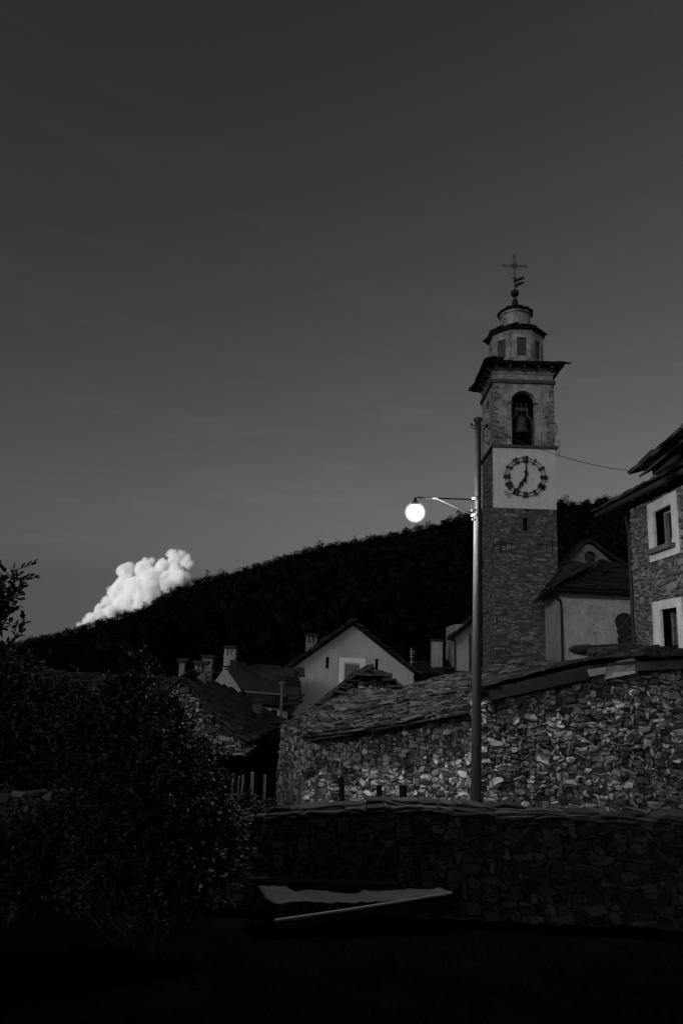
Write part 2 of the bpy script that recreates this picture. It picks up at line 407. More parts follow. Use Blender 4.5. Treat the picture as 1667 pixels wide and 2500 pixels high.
for k in range(560):                                        # the skyline trees
    x = -150 + 320 * k / 560 + q.uniform(-.4, .4)
    y = HY + q.uniform(-10, 3); z = hill_z(x, y)
    hh = q.uniform(1.3, 2.7) * (1.6 if q.random() < .08 else 1)
    crown(x, y, z - .7, q.uniform(1.3, 2.5), hh, 170, .24)
for k in range(2600):
    y = 82 + (HY - 100) * q.random() ** .8; x = y / HY * q.uniform(-150, 170); z = hill_z(x, y)
    hh = q.uniform(3, 6.5); lim = ridge_z(x / y * HY) / HY * y - z - .8
    if lim < 1: continue
    hh = min(hh, lim * .8); crown(x, y, z - .5, min(q.uniform(2, 4.2), hh * .8), hh, 42, min(.8, hh * .2))
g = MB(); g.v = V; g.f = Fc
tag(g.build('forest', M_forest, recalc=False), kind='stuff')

# cumulus beyond the hill, still in the sun
CD = 2600.0
def zc(x, y): return (150 + x * .236, 1320 + y * .236)
g = MB(); q = random.Random(11)
BL = [(700, 330, 105), (840, 310, 110), (640, 480, 118), (800, 500, 160), (560, 545, 82), (485, 635, 70), (1050, 270, 78), (1190, 205, 84), (1265, 235, 66), (1180, 320, 110), (960, 420, 140), (405, 715, 62), (315, 795, 48), (245, 835, 38), (190, 866, 26), (900, 600, 150), (620, 660, 110), (860, 205, 30), (935, 215, 30), (1300, 185, 48), (1315, 255, 48), (1150, 155, 46), (1245, 145, 42), (1100, 420, 120), (1230, 400, 110), (700, 620, 120), (520, 740, 80), (420, 790, 55)]
kk = CD / F * .236
SPH = []
for bx, by, br in BL:
    c = P(*zc(bx, by), CD) + Vector((0, q.uniform(-.3, .3) * br * kk, 0)); SPH.append((c, br * kk))
    b = bmesh.new(); bmesh.ops.create_icosphere(b, subdivisions=3, radius=br * kk * 1.1 + 9)
    g.add([v_.co + c for v_ in b.verts], [tuple(x.index for x in f.verts) for f in b.faces]); b.free()
cl = g.build('cloud', M_cloud, recalc=False)
rm = cl.modifiers.new('union', 'REMESH'); rm.mode = 'VOXEL'; rm.voxel_size = 8.0
tag(cl, 'bright white billowing cumulus cloud rising from behind the dark wooded hill', 'cloud')
M_cloud.use_nodes = True; n = M_cloud.node_tree.nodes; l = M_cloud.node_tree.links; n.remove(n['Principled BSDF'])
tc = n.new('ShaderNodeTexCoord'); last = None
def nz_(scale, amp, detail):
    t = n.new('ShaderNodeTexNoise'); t.inputs['Scale'].default_value = scale; t.inputs['Detail'].default_value = detail; t.inputs['Roughness'].default_value = .68
    l.new(tc.outputs['Object'], t.inputs['Vector']); return t
def M2(op, a, b):
    m_ = n.new('ShaderNodeMath'); m_.operation = op
    for k, v in enumerate((a, b)):
        if hasattr(v, 'is_output'): l.new(v, m_.inputs[k])
        else: m_.inputs[k].default_value = v
    return m_.outputs[0]
for c, r_ in SPH:                                         # distance to the nearest billow
    vd = n.new('ShaderNodeVectorMath'); vd.operation = 'DISTANCE'; l.new(tc.outputs['Object'], vd.inputs[0]); vd.inputs[1].default_value = c
    d_ = M2('SUBTRACT', vd.outputs['Value'], r_); last = d_ if last is None else M2('MINIMUM', last, d_)
n1 = nz_(.022, 1, 9); n0 = nz_(.009, 1, 2)
dd = M2('ADD', last, M2('MULTIPLY', M2('SUBTRACT', n1.outputs[0], .485), 54.0)); dd = M2('ADD', dd, M2('MULTIPLY', M2('SUBTRACT', n0.outputs[0], .5), 26.0))
mr = n.new('ShaderNodeMapRange'); mr.inputs[1].default_value = 4.0; mr.inputs[2].default_value = -8.0; mr.inputs[3].default_value = 0; mr.inputs[4].default_value = .2; l.new(dd, mr.inputs[0])
pv = n.new('ShaderNodeVolumeScatter'); pv.inputs['Color'].default_value = (1, 1, 1, 1); pv.inputs['Anisotropy'].default_value = .0; l.new(mr.outputs[0], pv.inputs['Density'])
l.new(pv.outputs[0], n['Material Output'].inputs['Volume'])
try: M_cloud.cycles.volume_step_rate = .25
except Exception: pass

# ------------------------------------------------------------------ bell tower
TY = 49.0; fp = front(TY)
TX0, TX1 = P(1204.5, 1300, TY).x, P(1360, 1330, TY).x
TW = TX1 - TX0; TXC = (TX0 + TX1) / 2; TYC = TY + TW / 2
TZ0 = -3.0
zat = lambda x, y, Y=TY: P(x, y, Y).z
Zcb, Zct = zat(1204.5, 1239), zat(1200, 1092)          # clock panel
Zb0, Zb1 = zat(1200, 1085), zat(1199, 934)             # belfry
Zfr = zat(1198, 911)
tower = thing('bell_tower', 'tall square stone bell tower with white clock panel, open belfry and octagonal lantern', 'bell tower', (TXC, TYC, TZ0))
lf = Plane((TX0, TY + TW, 0), (0, -1, 0))              # left face, normal -X
fp = Plane((TX0, TY, 0), (1, 0, 0))
rf = Plane((TX1, TY, 0), (0, 1, 0)); bf = Plane((TX1, TY + TW, 0), (-1, 0, 0))
def fuv(x, y): return fp.px(x, y)
def frect(x0, x1, y0, y1):
    a = fuv(x0, y0); b = fuv(x1, y1); return rect(a[0], b[0], b[1], a[1])
slit = frect(1277, 1288.5, 1263, 1297)
holes = [frect(1243, 1249, 1325, 1331), frect(1314, 1322, 1327, 1334), frect(1223, 1230, 1521, 1529), frect(1298, 1306, 1522, 1530), frect(1282, 1290, 1244, 1251)]
mb = MB(); mb.box((TX0 + .06, TY + .35, TZ0), (TX1 - .06, TY + TW - .06, Zcb))
mb.plate(Plane((TX0, TY + .06, 0), (1, 0, 0)), rect(.06, TW - .06, TZ0, Zcb), [slit] + holes, -.288, 0)
core = mb.build('core_wall', M_tower_core, tower)
mb = MB()
stones(mb, Plane((TX0, TY + .06, 0), (1, 0, 0)), rect(0, TW, TZ0, Zcb - .02), .085, (2, 7), (1, 2), .07, .012, [slit] + holes, 5, .05, round_=.15, tilt=.012)
stones(mb, Plane((TX0 + .06, TY + TW, 0), (0, -1, 0)), rect(0, TW, TZ0, Zb0 - .25), .085, (2, 7), (1, 2), .07, .012, (), 6, .05, round_=.15, tilt=.012)
stones(mb, Plane((TX1 - .06, TY, 0), (0, 1, 0)), rect(0, TW, TZ0, Zb0 - .25), .17, (2, 4), (1, 2), .07, .012, (), 8, .05, round_=.15, tilt=.012)
mb.build('stone_shaft', M_stone_tower, tower)
mb = MB(); mb.pbox(fp, slit[0][0] + .003, slit[1][0] - .003, slit[0][1] + .003, slit[2][1] - .003, -.34, -.25); mb.build('slit_window', M_void, tower)
mb = MB(); mb.box((TX0 + .05, TY + .30, Zcb + .003), (TX1 - .05, TY + TW - .06, Zb0 - .23)); mb.build('clock_stage', M_tower_core, tower)
# white clock panel
mb = MB(); mb.pbox(fp, -.01, TW + .01, Zcb, Zct, -.28, .03)
pan = mb.build('clock_panel', M_white, tower)
a = [(238, 855), (275, 845), (320, 868), (375, 890), (385, 930), (372, 975), (345, 1008), (318, 1000), (290, 955), (250, 925), (232, 890)]
mb = MB(); mb.plate(fp, [fuv(1200 + x * .12755, 1090 + y * .12755) for x, y in a], (), .02, .034); mb.build('bare_patch', M_plaster, pan)
# clock
cu, cv = fuv(1281, 1165.3); RO, RI = 1.47, 1.24
mb = MB()
for rr in (RO, RI): mb.ring(fp.at(cu, cv, .11), fp.N, rr, .028, 64, 6)
clock = mb.build('clock', M_iron, tower, True)
def cbar(mb, ang, x0, r0, x1, r1, wd, d=.12):     # a bar in a numeral's own frame: x across, r along the radius
    s_, c_ = math.sin(ang), math.cos(ang)
    f = lambda x, r: fp.at(cu + r * s_ + x * c_, cv + r * c_ - x * s_, d)
    mb.beam(f(x0, r0), f(x1, r1), wd, .03, fp.N)
NUM = ['XII', 'I', 'II', 'III', 'IIII', 'V', 'VI', 'VII', 'VIII', 'IX', 'X', 'XI']
WID = {'I': .098, 'V': .25, 'X': .25}
ra, rb = 1.09, 1.63
for k, t in enumerate(NUM):
    mb = MB(); ang = R(30 * k); gl = list(t)
    if k > 6 or True:
        tot = sum(WID[c] for c in gl); x = -tot / 2
    for c in gl:
        wd = WID[c]; xm = x + wd / 2
        if c == 'I': cbar(mb, ang, xm, ra, xm, rb, .082)
        if c == 'V': cbar(mb, ang, xm, ra, x + .03, rb, .09); cbar(mb, ang, xm, ra, x + wd - .02, rb, .045)
        if c == 'X': cbar(mb, ang, x + wd - .03, ra, x + .03, rb, .09); cbar(mb, ang, x + .02, ra, x + wd - .02, rb, .045)
        x += wd
    mb.build('numeral', M_iron, clock)
def hand(name, ang, prof, d):
    s_, c_ = math.sin(ang), math.cos(ang); mb = MB()
    out = [(x, r) for x, r in prof] + [(-x, r) for x, r in reversed(prof) if x > 0]
    mb.plate(fp, [(cu + r * s_ + x * c_, cv + r * c_ - x * s_) for x, r in out], (), d, d + .025); mb.build(name, M_iron, clock)
hand('minute_hand', R(4), [(.05, -.42), (.09, -.38), (.05, -.1), (.08, 0), (.05, .15), (.1, .3), (.15, .38), (.1, .44), (.05, .5), (.04, .9), (.07, 1.2), (.05, 1.35), (.0, 1.58)], .17)
hand('hour_hand', R(211), [(.06, -.32), (.08, -.2), (.06, 0), (.07, .3), (.09, .5), (.17, .62), (.16, .7), (.07, .72), (.09, .8), (.07, 1.0), (0, 1.22)], .14)
mb = MB(); mb.tube([fp.at(cu, cv, -.05), fp.at(cu, cv, .21)], .09, 12); mb.build('clock_hub', M_iron, clock)
# cornices (dark string courses)
def band(name, z0, z1, o, m=M_trim, thick=.4):
    mb = MB(); mb.box((TX0 - o, TY - o, z0), (TX1 + o, TY + TW + o, z1)); return mb.build(name, m, tower)
band('string_course', Zb0 - .22, Zb0, .16)
# belfry: four walls with arched openings
au0, abot = fuv(1248.5, 1086); au1, atop = fuv(1304, 954.7)
uc = (au0 + au1) / 2 + .02; hw = (au1 - au0) / 2; Zs = atop - hw
def arch(u, w_, zb, zs, n=12): return [(u - w_, zb), (u + w_, zb)] + [(u + w_ * math.cos(math.pi * k / n), zs + w_ * math.sin(math.pi * k / n)) for k in range(n + 1)]
BT = .55
for pl, uu in ((fp, uc), (lf, TW * .5), (rf, TW * .5), (bf, TW * .5)):
    mb = MB()
    full = pl in (fp, bf)
    mb.plate(pl, rect(0 if full else BT + .003, TW if full else TW - BT - .003, Zb0, Zb1), [arch(uu, hw, Zb0 + .02, Zs)] if pl is not bf else (), -BT, 0)
    mb.build('belfry_wall', M_belfry, tower)
q = random.Random(4)                                      # rubble showing where the plaster has fallen
for pl, pol in ((fp, [(TW - .72, Zb0), (TW, Zb0), (TW, Zb1 - .05), (TW - .3, Zb1 - .05), (TW - .42, Zb1 - 1.4), (TW - .9, Zb1 - 2.2), (TW - .55, Zb1 - 3.2)]),
                (fp, [(0, Zb0), (.9, Zb0), (1.2, Zb0 + .9), (.5, Zb0 + 1.5), (.35, Zb0 + 2.6), (.42, Zb1 - .3), (0, Zb1 - .2)]),
                (lf, [(TW - .5, Zb0), (TW, Zb0), (TW, Zb1), (TW - .35, Zb1)])):
    mb = MB(); stones(mb, pl, pol, .085, (2, 7), (1, 2), .022, .012, (), 15 + int(pol[1][0]), .05, round_=.15, tilt=.006); mb.build('bare_stone', M_stone_tower, tower)
for u in (uc - hw - .05, uc + hw + .05):                  # imposts of the front arch
    mb = MB(); mb.pbox(fp, u - .16, u + .16, Zs - .2, Zs - .06, -.3, .05); mb.build('impost', M_blind, tower)
band('belfry_cornice', Zb1, zat(1199, 926), .14)
mb = MB(); mb.box((TX0 + .02, TY + .02, zat(1199, 926)), (TX1 - .02, TY + TW - .02, Zfr)); mb.build('frieze', M_belfry, tower)
band('roof_ledge', Zfr, Zfr + .13, .06, M_belfry)
Ze = P(1173.7, 881, TY - .7).z; OV = .72
# corbels under the eaves
mb = MB()
for pl in (fp, lf, rf):
    for k in range(5):
        u = .2 + (TW - .4) * k / 4 
        mb = MB(); mb.pbox(pl, u - .09, u + .09, Ze - .3, Ze - .07, -.05, .5); mb.pbox(pl, u - .075, u + .075, Ze - .48, Ze - .303, -.05, .28)
        mb.build('corbel', M_blind, tower)
mb = MB(); mb.box((TX0 + .1, TY + .1, Zfr + .13), (TX1 - .1, TY + TW - .1, Ze - .065)); mb.build('eave_wall', M_belfry, tower)
# roof of stone slabs: low pyramid with deep eaves
mb = MB(); e0, e1, f0, f1 = TX0 - OV, TX1 + OV, TY - OV, TY + TW + OV
mb.box((e0 + .05, f0 + .05, Ze - .06), (e1 - .05, f1 - .05, Ze + .03))
zr = Ze + .5; i_ = 1.7
cor = [Vector((e0, f0, Ze)), Vector((e1, f0, Ze)), Vector((e1, f1, Ze)), Vector((e0, f1, Ze))]
inn = [Vector((TXC - i_, TYC - i_, zr)), Vector((TXC + i_, TYC - i_, zr)), Vector((TXC + i_, TYC + i_, zr)), Vector((TXC - i_, TYC + i_, zr))]
for k in range(4): slates(mb, cor[k], cor[(k + 1) % 4], inn[(k + 1) % 4], inn[k], .3, (.4, .8), .045, 20 + k, .07, .6)
mb.build('roof', M_slate_dark, tower)
# octagonal lantern, drum and finial
LC = Vector((TXC, TYC, 0)); Zl0 = Ze + .3; LCy = TYC
px2m = LCy / F
zl = lambda y: P(1256, y, LCy).z
Zl1 = zl(829); LR = 62 * px2m / math.cos(R(22.5)) * .985
mb = MB(); o8 = R(22.5)
mb.lathe(LC, [(LR, Zl0), (LR, Zl1 - .45), (LR + .1, Zl1 - .42), (LR + .1, Zl1 - .12)], 8, o8); lan = mb.build('lantern', M_belfry, tower)
mb = MB()
for k in range(8):                                        # sunk dark panels between pale angle piers
    a_ = R(45 * k); ap = LR * math.cos(R(22.5)); n_ = Vector((math.cos(a_), math.sin(a_), 0)); s_ = Vector((-n_.y, n_.x, 0))
    pl = Plane(LC + n_ * (ap + .005), s_)
    mb2 = MB(); mb2.plate(pl, rect(-LR * .37, LR * .37, Zl0, Zl1 - .46), [rect(-.36, .36, Zl0 + .7, Zl1 - .8)], .0, .13); mb2.build('pier_panel', M_belfry, tower)
    mb = MB(); mb.pbox(pl, -.36, .36, Zl0 + .7, Zl1 - .8, .001, .012); mb.build('blind_window', M_blind, tower)
mb = MB(); RE = 71 * px2m / math.cos(R(22.5))
mb.lathe(LC, [(RE - .1, Zl1 - .1), (RE - .02, Zl1 - .02), (RE + .02, Zl1 + .1), (RE - .25, Zl1 + .3), (1.45, Zl1 + .62)], 8, o8)
q = random.Random(2)
for k in range(8):
    a0, a1 = R(45 * k - 22.5), R(45 * k + 22.5)
    A_ = LC + Vector((RE * math.cos(a0), RE * math.sin(a0), Zl1 + .06)); B_ = LC + Vector((RE * math.cos(a1), RE * math.sin(a1), Zl1 + .06))
    C_ = LC + Vector((1.3 * math.cos(a1), 1.3 * math.sin(a1), Zl1 + .68)); D_ = LC + Vector((1.3 * math.cos(a0), 1.3 * math.sin(a0), Zl1 + .68))
    slates(mb, A_, B_, C_, D_, .3, (.3, .6), .04, 60 + k, .06, .4, sheet=False)
mb.build('lantern_roof', M_slate_dark, tower)
Zd1 = zl(770); DR = 39 * px2m; DE = 44.5 * px2m
mb = MB(); mb.lathe(LC, [(DR, Zl1 + .4), (DR * .98, Zd1 - .25), (DR * 1.06, Zd1 - .22), (DR * 1.06, Zd1 - .06)], 20); mb.build('drum', M_belfry, tower)
mb = MB(); mb.lathe(LC, [(DE - .05, Zd1 - .06), (DE + .02, Zd1), (DE, Zd1 + .08), (DE * .72, Zd1 + .34), (.45, Zd1 + .55)], 16)
for k in range(16):
    a0, a1 = R(22.5 * k), R(22.5 * k + 22.5)
    A_ = LC + Vector((DE * math.cos(a0), DE * math.sin(a0), Zd1 + .05)); B_ = LC + Vector((DE * math.cos(a1), DE * math.sin(a1), Zd1 + .05))
    C_ = LC + Vector((.5 * math.cos(a1), .5 * math.sin(a1), Zd1 + .56)); D_ = LC + Vector((.5 * math.cos(a0), .5 * math.sin(a0), Zd1 + .56))
    slates(mb, A_, B_, C_, D_, .28, (.25, .4), .03, 90 + k, .04, .4, sheet=False)
mb.build('drum_roof', M_slate_dark, tower)
zn0, zn1, zball = zl(749), zl(730), zl(716.5)
mb = MB(); mb.lathe(LC, [(.36, zn0 - .45), (.33, zn0 - .1), (.2, zn1 - .1), (.12, zn1)], 16); mb.build('finial_cone', M_iron, tower)
BR = 10.8 * px2m
mb = MB(); mb.tube([LC + Vector((0, 0, zn1 - .1)), LC + Vector((0, 0, zball))], .06, 8)
b = bmesh.new(); bmesh.ops.create_uvsphere(b, u_segments=24, v_segments=16, radius=BR)
mb.add([v_.co + LC + Vector((0, 0, zball)) for v_ in b.verts], [tuple(x.index for x in f.verts) for f in b.faces]); b.free()
mb.build('finial_ball', M_iron, tower, True)
zv0, zx0, zxt, zxc = zl(704), zl(679), zl(623), zl(649.5)
mb = MB(); mb.tube([LC + Vector((0, 0, zball + BR * .8)), LC + Vector((0, 0, zx0 - .1))], .035, 6); mb.tube([LC + Vector((0, 0, zx0 - .32)), LC + Vector((0, 0, zx0 + .06))], .085, 8)
mb.beam(LC + Vector((-.26, 0, zx0 + .02)), LC + Vector((.26, 0, zx0 + .02)), .03, .03); mb.build('finial_rod', M_iron, tower)
mb = MB(); hb = .065                                      # open-work iron cross with rays
xp = Plane(LC, (1, 0, 0))
AL = 30 * px2m
for s_ in (-1, 1):
    mb.beam(xp.at(s_ * hb, zx0 + .05), xp.at(s_ * hb, zxt - .12), .034, .034, xp.N)
    for t in (-1, 1): mb.beam(xp.at(t * hb, zxc + s_ * hb), xp.at(t * (AL - .12), zxc + s_ * hb), .034, .034, xp.N)
for (u, v) in ((0, zxt), (-AL, zxc), (AL, zxc)): mb.ring(xp.at(u, v), xp.N, .1, .026, 12, 6)
mb.ring(xp.at(0, zxc), xp.N, .12, .04, 16, 6)
for k in range(16):
    a_ = R(22.5 * k)
    if k % 4 == 0: continue
    ln = .52 if k % 4 == 2 else .34
    mb.beam(xp.at(math.cos(a_) * .13, zxc + math.sin(a_) * .13), xp.at(math.cos(a_) * ln, zxc + math.sin(a_) * ln), .022, .022, xp.N)
mb.build('cross', M_iron, tower)
mb = MB(); k_ = px2m * .12755
vane = lambda pts: [((x - 768) * k_, zl(600 + y * .12755)) for x, y in pts]
up_ = vane([(768, 650), (800, 640), (880, 610), (930, 585), (960, 585), (978, 625), (950, 630), (900, 655), (840, 665), (800, 690), (768, 700)])
lo_ = vane([(768, 740), (820, 735), (880, 700), (945, 675), (985, 715), (950, 710), (900, 750), (840, 765), (800, 805), (768, 810)])
for pl_ in (up_, lo_): mb.plate(xp, pl_, (), -.015, .015)
for p0, p1 in (((800, 660), (870, 730)), ((870, 650), (800, 760)), ((790, 690), (830, 790)), ((850, 660), (880, 720))):
    a_, b_ = vane([p0, p1]); mb.beam(xp.at(*a_), xp.at(*b_), .04, .03, xp.N)
mb.build('weather_vane', M_iron, tower)
# iron tie anchors and iron rail on the right corner
mb = MB()
for x, (xa, ya, xb, yb) in ((1221, (1203, 1330, 1252, 1327)), (1347, (1312, 1331, 1362, 1331))):
    mb = MB(); a_, b_ = fuv(x, 1316), fuv(x, 1349); mb.beam(fp.at(*a_, .07), fp.at(*b_, .07), .06, .05, fp.N)
    a_, b_ = fuv(xa, ya), fuv(xb, yb); mb.beam(fp.at(*a_, .05), fp.at(*b_, .05), .05, .04, fp.N)
    mb.build('tie_anchor', M_iron, tower)
mb = MB(); cx = TX1 + .16
for z in (zat(1360, 1077), zat(1360, 1092), zat(1360, 1113)): mb.tube([(cx, TY - .1, z), (cx + .16, TY - .1, z), (cx + .16, TY + .25, z)], .014, 5)
for dx in (0.02, .16): mb.tube([(cx + dx, TY - .1, zat(1360, 1077)), (cx + dx, TY - .1, zat(1360, 1113))], .014, 5)
mb.build('iron_rail', M_iron, tower)
# lightning cable down the front right of the belfry
for a_, b_ in (((TW - .35, Zb1 - .5), (TW - .36, Zb1 - 1.2)), ((TW - 1.0, Zb0 + .15), (TW - 1.03, Zb0 + 1.1)), ((.3, Zb0 + .1), (.31, Zb0 + .8))):
    mb = MB(); mb.tube([fp.at(*a_, .05), fp.at(*b_, .05)], .02, 5); mb.build('iron_bar', M_iron, tower)
mb = MB(); mb.box((TX0 + BT + .003, TY + BT + .003, Zb0 + .001), (TX1 - BT - .003, TY + TW - BT - .003, Zb0 + .06)); mb.build('belfry_floor', M_wood_dark, tower)
mb = MB(); mb.box((TX0 + BT + .003, TY + BT + .003, Zb1 - .15), (TX1 - BT - .003, TY + TW - BT - .003, Zb1 - .02)); mb.build('belfry_ceiling', M_void, tower)
mb = MB(); mb.box((TX0 + BT + .003, TY + 2.3, Zb0 + .07), (TX1 - BT - .003, TY + 2.4, Zb1 - .16)); mb.build('belfry_partition', M_wood_dark, tower)

# bells (each hangs in its own arch)
BRAD = 172 * .2232 / 2 * TY / F
def bell(label, c, axis, wheel):
    ax = Vector(axis); t = thing('church_bell', label, 'bell', c, 'bells hanging in the belfry arches')
    c = Vector(c); mb = MB(); r = BRAD
    mb.lathe(c, [(r * .9, .08), (r * 1.0, 0), (r * .98, .08), (r * .82, .28), (r * .7, .55), (r * .63, .9), (r * .58, 1.15), (r * .45, 1.3), (r * .25, 1.4), (.05, 1.42)], 28, cap=False); mb.build('bell_body', M_bronze, t, True)
    mb = MB(); mb.tube([c + Vector((0, 0, 1.3)), c + Vector((0, 0, .02))], .035, 6); mb.lathe(c, [(.02, -.2), (.1, -.14), (.12, -.04), (.04, .06)], 10); mb.build('clapper', M_iron, t)
    mb = MB()                                             # headstock on three straps and its frame
    A_ = c + ax * -.62 + Vector((0, 0, 1.9)); mb.beam(c - ax * .5 + Vector((0, 0, 1.95)), c + ax * .5 + Vector((0, 0, 1.95)), .26, .24)
    for s_ in (-1, 0, 1):
        mb.beam(c + ax * s_ * .36 + Vector((0, 0, 1.4)), c + ax * s_ * .36 + Vector((0, 0, 2.3)), .07, .07)
        mb.lathe(c + ax * s_ * .36, [(.02, 2.3), (.085, 2.36), (.085, 2.44), (.02, 2.5)], 8)
    for s_ in (-1, 1):
        mb.beam(c + ax * s_ * .48 + Vector((0, 0, 1.42)), c + ax * s_ * .48 + Vector((0, 0, 1.95)), .06, .08)
        mb.beam(c + ax * s_ * .45 + Vector((0, 0, 1.5)), c + ax * s_ * .78 + Vector((0, 0, 1.1)), .09, .09)
        mb.beam(c + ax * s_ * .78 + Vector((0, 0, 1.12)), c + ax * s_ * .8 + Vector((0, 0, -1.3)), .07, .1)
    mb.build('yoke', M_blind if wheel is None else M_wood_dark, t)
    if wheel:
        wc = c + Vector(wheel); mb = MB(); mb.ring(wc, Vector((0, 1, 0)), .92, .035, 40, 6)
        for k in range(6):
            a_ = R(60 * k + 10); d = Vector((math.cos(a_), 0, math.sin(a_))); mb.tube([wc, wc + d * .92], .022, 5)
        mb.tube([wc - Vector((0, .5, 0)), wc + Vector((0, .2, 0))], .04, 6); mb.build('bell_wheel', M_iron, t)
    return t
bz = zat(1278, 1053); 
bell('large bronze bell hanging under its yoke in the front arch above the clock', (fp.at(uc, 0, 0).x, TY + .62, bz), (1, 0, 0), None)
bell('bell in the right-hand side arch with an iron wheel jutting past the tower edge', (TX1 - .62, TYC, bz + .1), (0, 1, 0), (.12, -1.5, .45))
bell('bell in the narrow left side arch, its iron wheel half hidden by the wooden pole', (TX0 + .62, TYC, bz - .2), (0, 1, 0), (-.1, -.3, .5))

# ------------------------------------------------------------------ chapel
CHY = 43.5; cp = front(CHY); CX0 = P(1373, 1540, CHY).x
CX1 = P(1630, 1560, CHY).x; Zc1 = P(1373, 1446, CHY).z
chap = thing('chapel', 'pale plastered chapel with slab roof and round gable eye right of the bell tower', 'chapel', (CX0 + 3, CHY + 3, -3))
cpx = lambda x, y: (1100 + x * .3616, 1200 + y * .3616)
quat = []
qc = cp.px(*cpx(1212, 950)); kq = .3616 * CHY / F
lob = [(0, 68), (-26, 0), (0, -62), (52, 0)]
# quatrefoil outline: farthest boundary of four overlapping lobes, by angle
for k in range(48):
    a_ = 2 * math.pi * k / 48; d = Vector((math.cos(a_), math.sin(a_))); best = 0
    for (lx, ly), lr in zip(((-36, 62), (-62, 4), (-16, -56), (60, 2)), (64, 30, 72, 66)):
        l_ = Vector((lx, ly)); b_ = d.dot(l_); disc = b_ * b_ - (l_.length_squared - lr * lr)
        if disc > 0: best = max(best, b_ + math.sqrt(disc))
    quat.append((qc[0] + d.x * best * kq, qc[1] + d.y * best * kq))
mb = MB(); mb.plate(cp, rect(CX0, CX1, -3, Zc1), [quat], -.35, 0)
wl = mb.build('wall', M_chapel, chap)
q2 = Vector((P(1330, 1540, 48.9).x, 48.9, 0)); sp = Plane(q2, (Vector((CX0, CHY, 0)) - q2)); SL = (Vector((CX0, CHY, 0)) - q2).length
mb = MB(); mb.plate(sp, rect(0, SL - .003, -3, Zc1), (), -.35, 0); mb.build('side_wall', M_chapel, chap)
mb = MB(); mb.box((CX0 + .6, CHY + .6, -3), (CX1, 48.9, Zc1 - .05)); mb.build('inner_wall', M_void, chap)
mb = MB(); q = random.Random(5)                                # weep holes in the plaster
for (x, y) in ((945, 775), (918, 820), (965, 820), (1035, 832), (880, 840), (1000, 790), (1130, 780), (890, 938), (905, 760), (1020, 860), (1085, 905), (960, 900), (970, 955), (1090, 830), (1060, 1010)):
    mb = MB(); u, v = cp.px(*cpx(x + q.uniform(-6, 6), y)); r_ = q.uniform(.02, .065)
    mb.plate(cp, [(u + r_ * math.cos(k) * q.uniform(.7, 1.2), v + r_ * math.sin(k) * q.uniform(.7, 1.2)) for k in (0, 1.1, 2.1, 3.2, 4.2, 5.2)], (), -.02, .006); mb.build('pock_mark', M_mortar, wl)
mb = MB(); mb.plate(cp, [(qc[0] + (a - qc[0]) * 1.02, qc[1] + (b - qc[1]) * 1.02) for a, b in quat], (), -.30, -.27)
win = mb.build('quatrefoil_window', M_glass, chap)
mb = MB()
for (x0, y0, x1, y1) in ((1130, 935, 1215, 845), (1185, 1000, 1245, 940), (1110, 950, 1200, 1035), (1160, 860, 1250, 960)):
    a_, b_ = cp.px(*cpx(x0, y0)), cp.px(*cpx(x1, y1)); mb.beam(cp.at(*a_, -.2), cp.at(*b_, -.2), .022, .022, cp.N)
mb.build('glazing_bar', M_dim, win)
e_l = P(1353, 1434, CHY - .55); e_r = P(1640, 1449, CHY - .55); e_far = P(1310, 1466, 48.2); e_far.x = min(e_far.x, e_l.x + .25)
rl, rr_ = P(1392, 1376, 48.6), P(1640, 1420, 48.6)
hip = P(1476, 1369, 48.6); hipm = e_l.lerp(hip, .72)
mb = MB()
slates(mb, e_l, e_r, P(1640, 1412, 48.6), hip, .3, (.35, .8), .05, 33, .1)
slates(mb, e_far, e_l, hipm, P(1378, 1378, 48.8), .3, (.35, .8), .05, 34, .1)
mb.build('roof', M_slate_dark, chap)
mb = MB(); mb.plate(cp, rect(CX0 + .003, CX1, Zc1 - .3, Zc1), (), .003, .14); mb.plate(cp, rect(CX0 - .25, CX1, Zc1 + .003, Zc1 + .22), (), -.3, .38)
mb.plate(sp, rect(0, SL + .1, Zc1 + .003, Zc1 + .22), (), -.3, .32); mb.build('eave_cornice', M_trim, chap)
mb = MB(); mb.tube([e_l + Vector((0, -.06, -.1)), e_r + Vector((0, -.06, -.1))], .08, 8); mb.tube([e_l + Vector((-.06, 0, -.1)), e_far + Vector((-.06, 0, -.1))], .08, 8); mb.build('gutter', M_iron, chap)
mb = MB(); pp = [P(*cpx(702, 690), CHY - .5), P(*cpx(708, 715), CHY - .45), P(*cpx(735, 735), CHY - .14), P(*cpx(744, 760), CHY - .12), P(*cpx(750, 960), CHY - .12), P(*cpx(757, 1260), CHY - .12)]
mb.tube(pp, .08, 8); mb.build('downpipe', M_iron, chap)
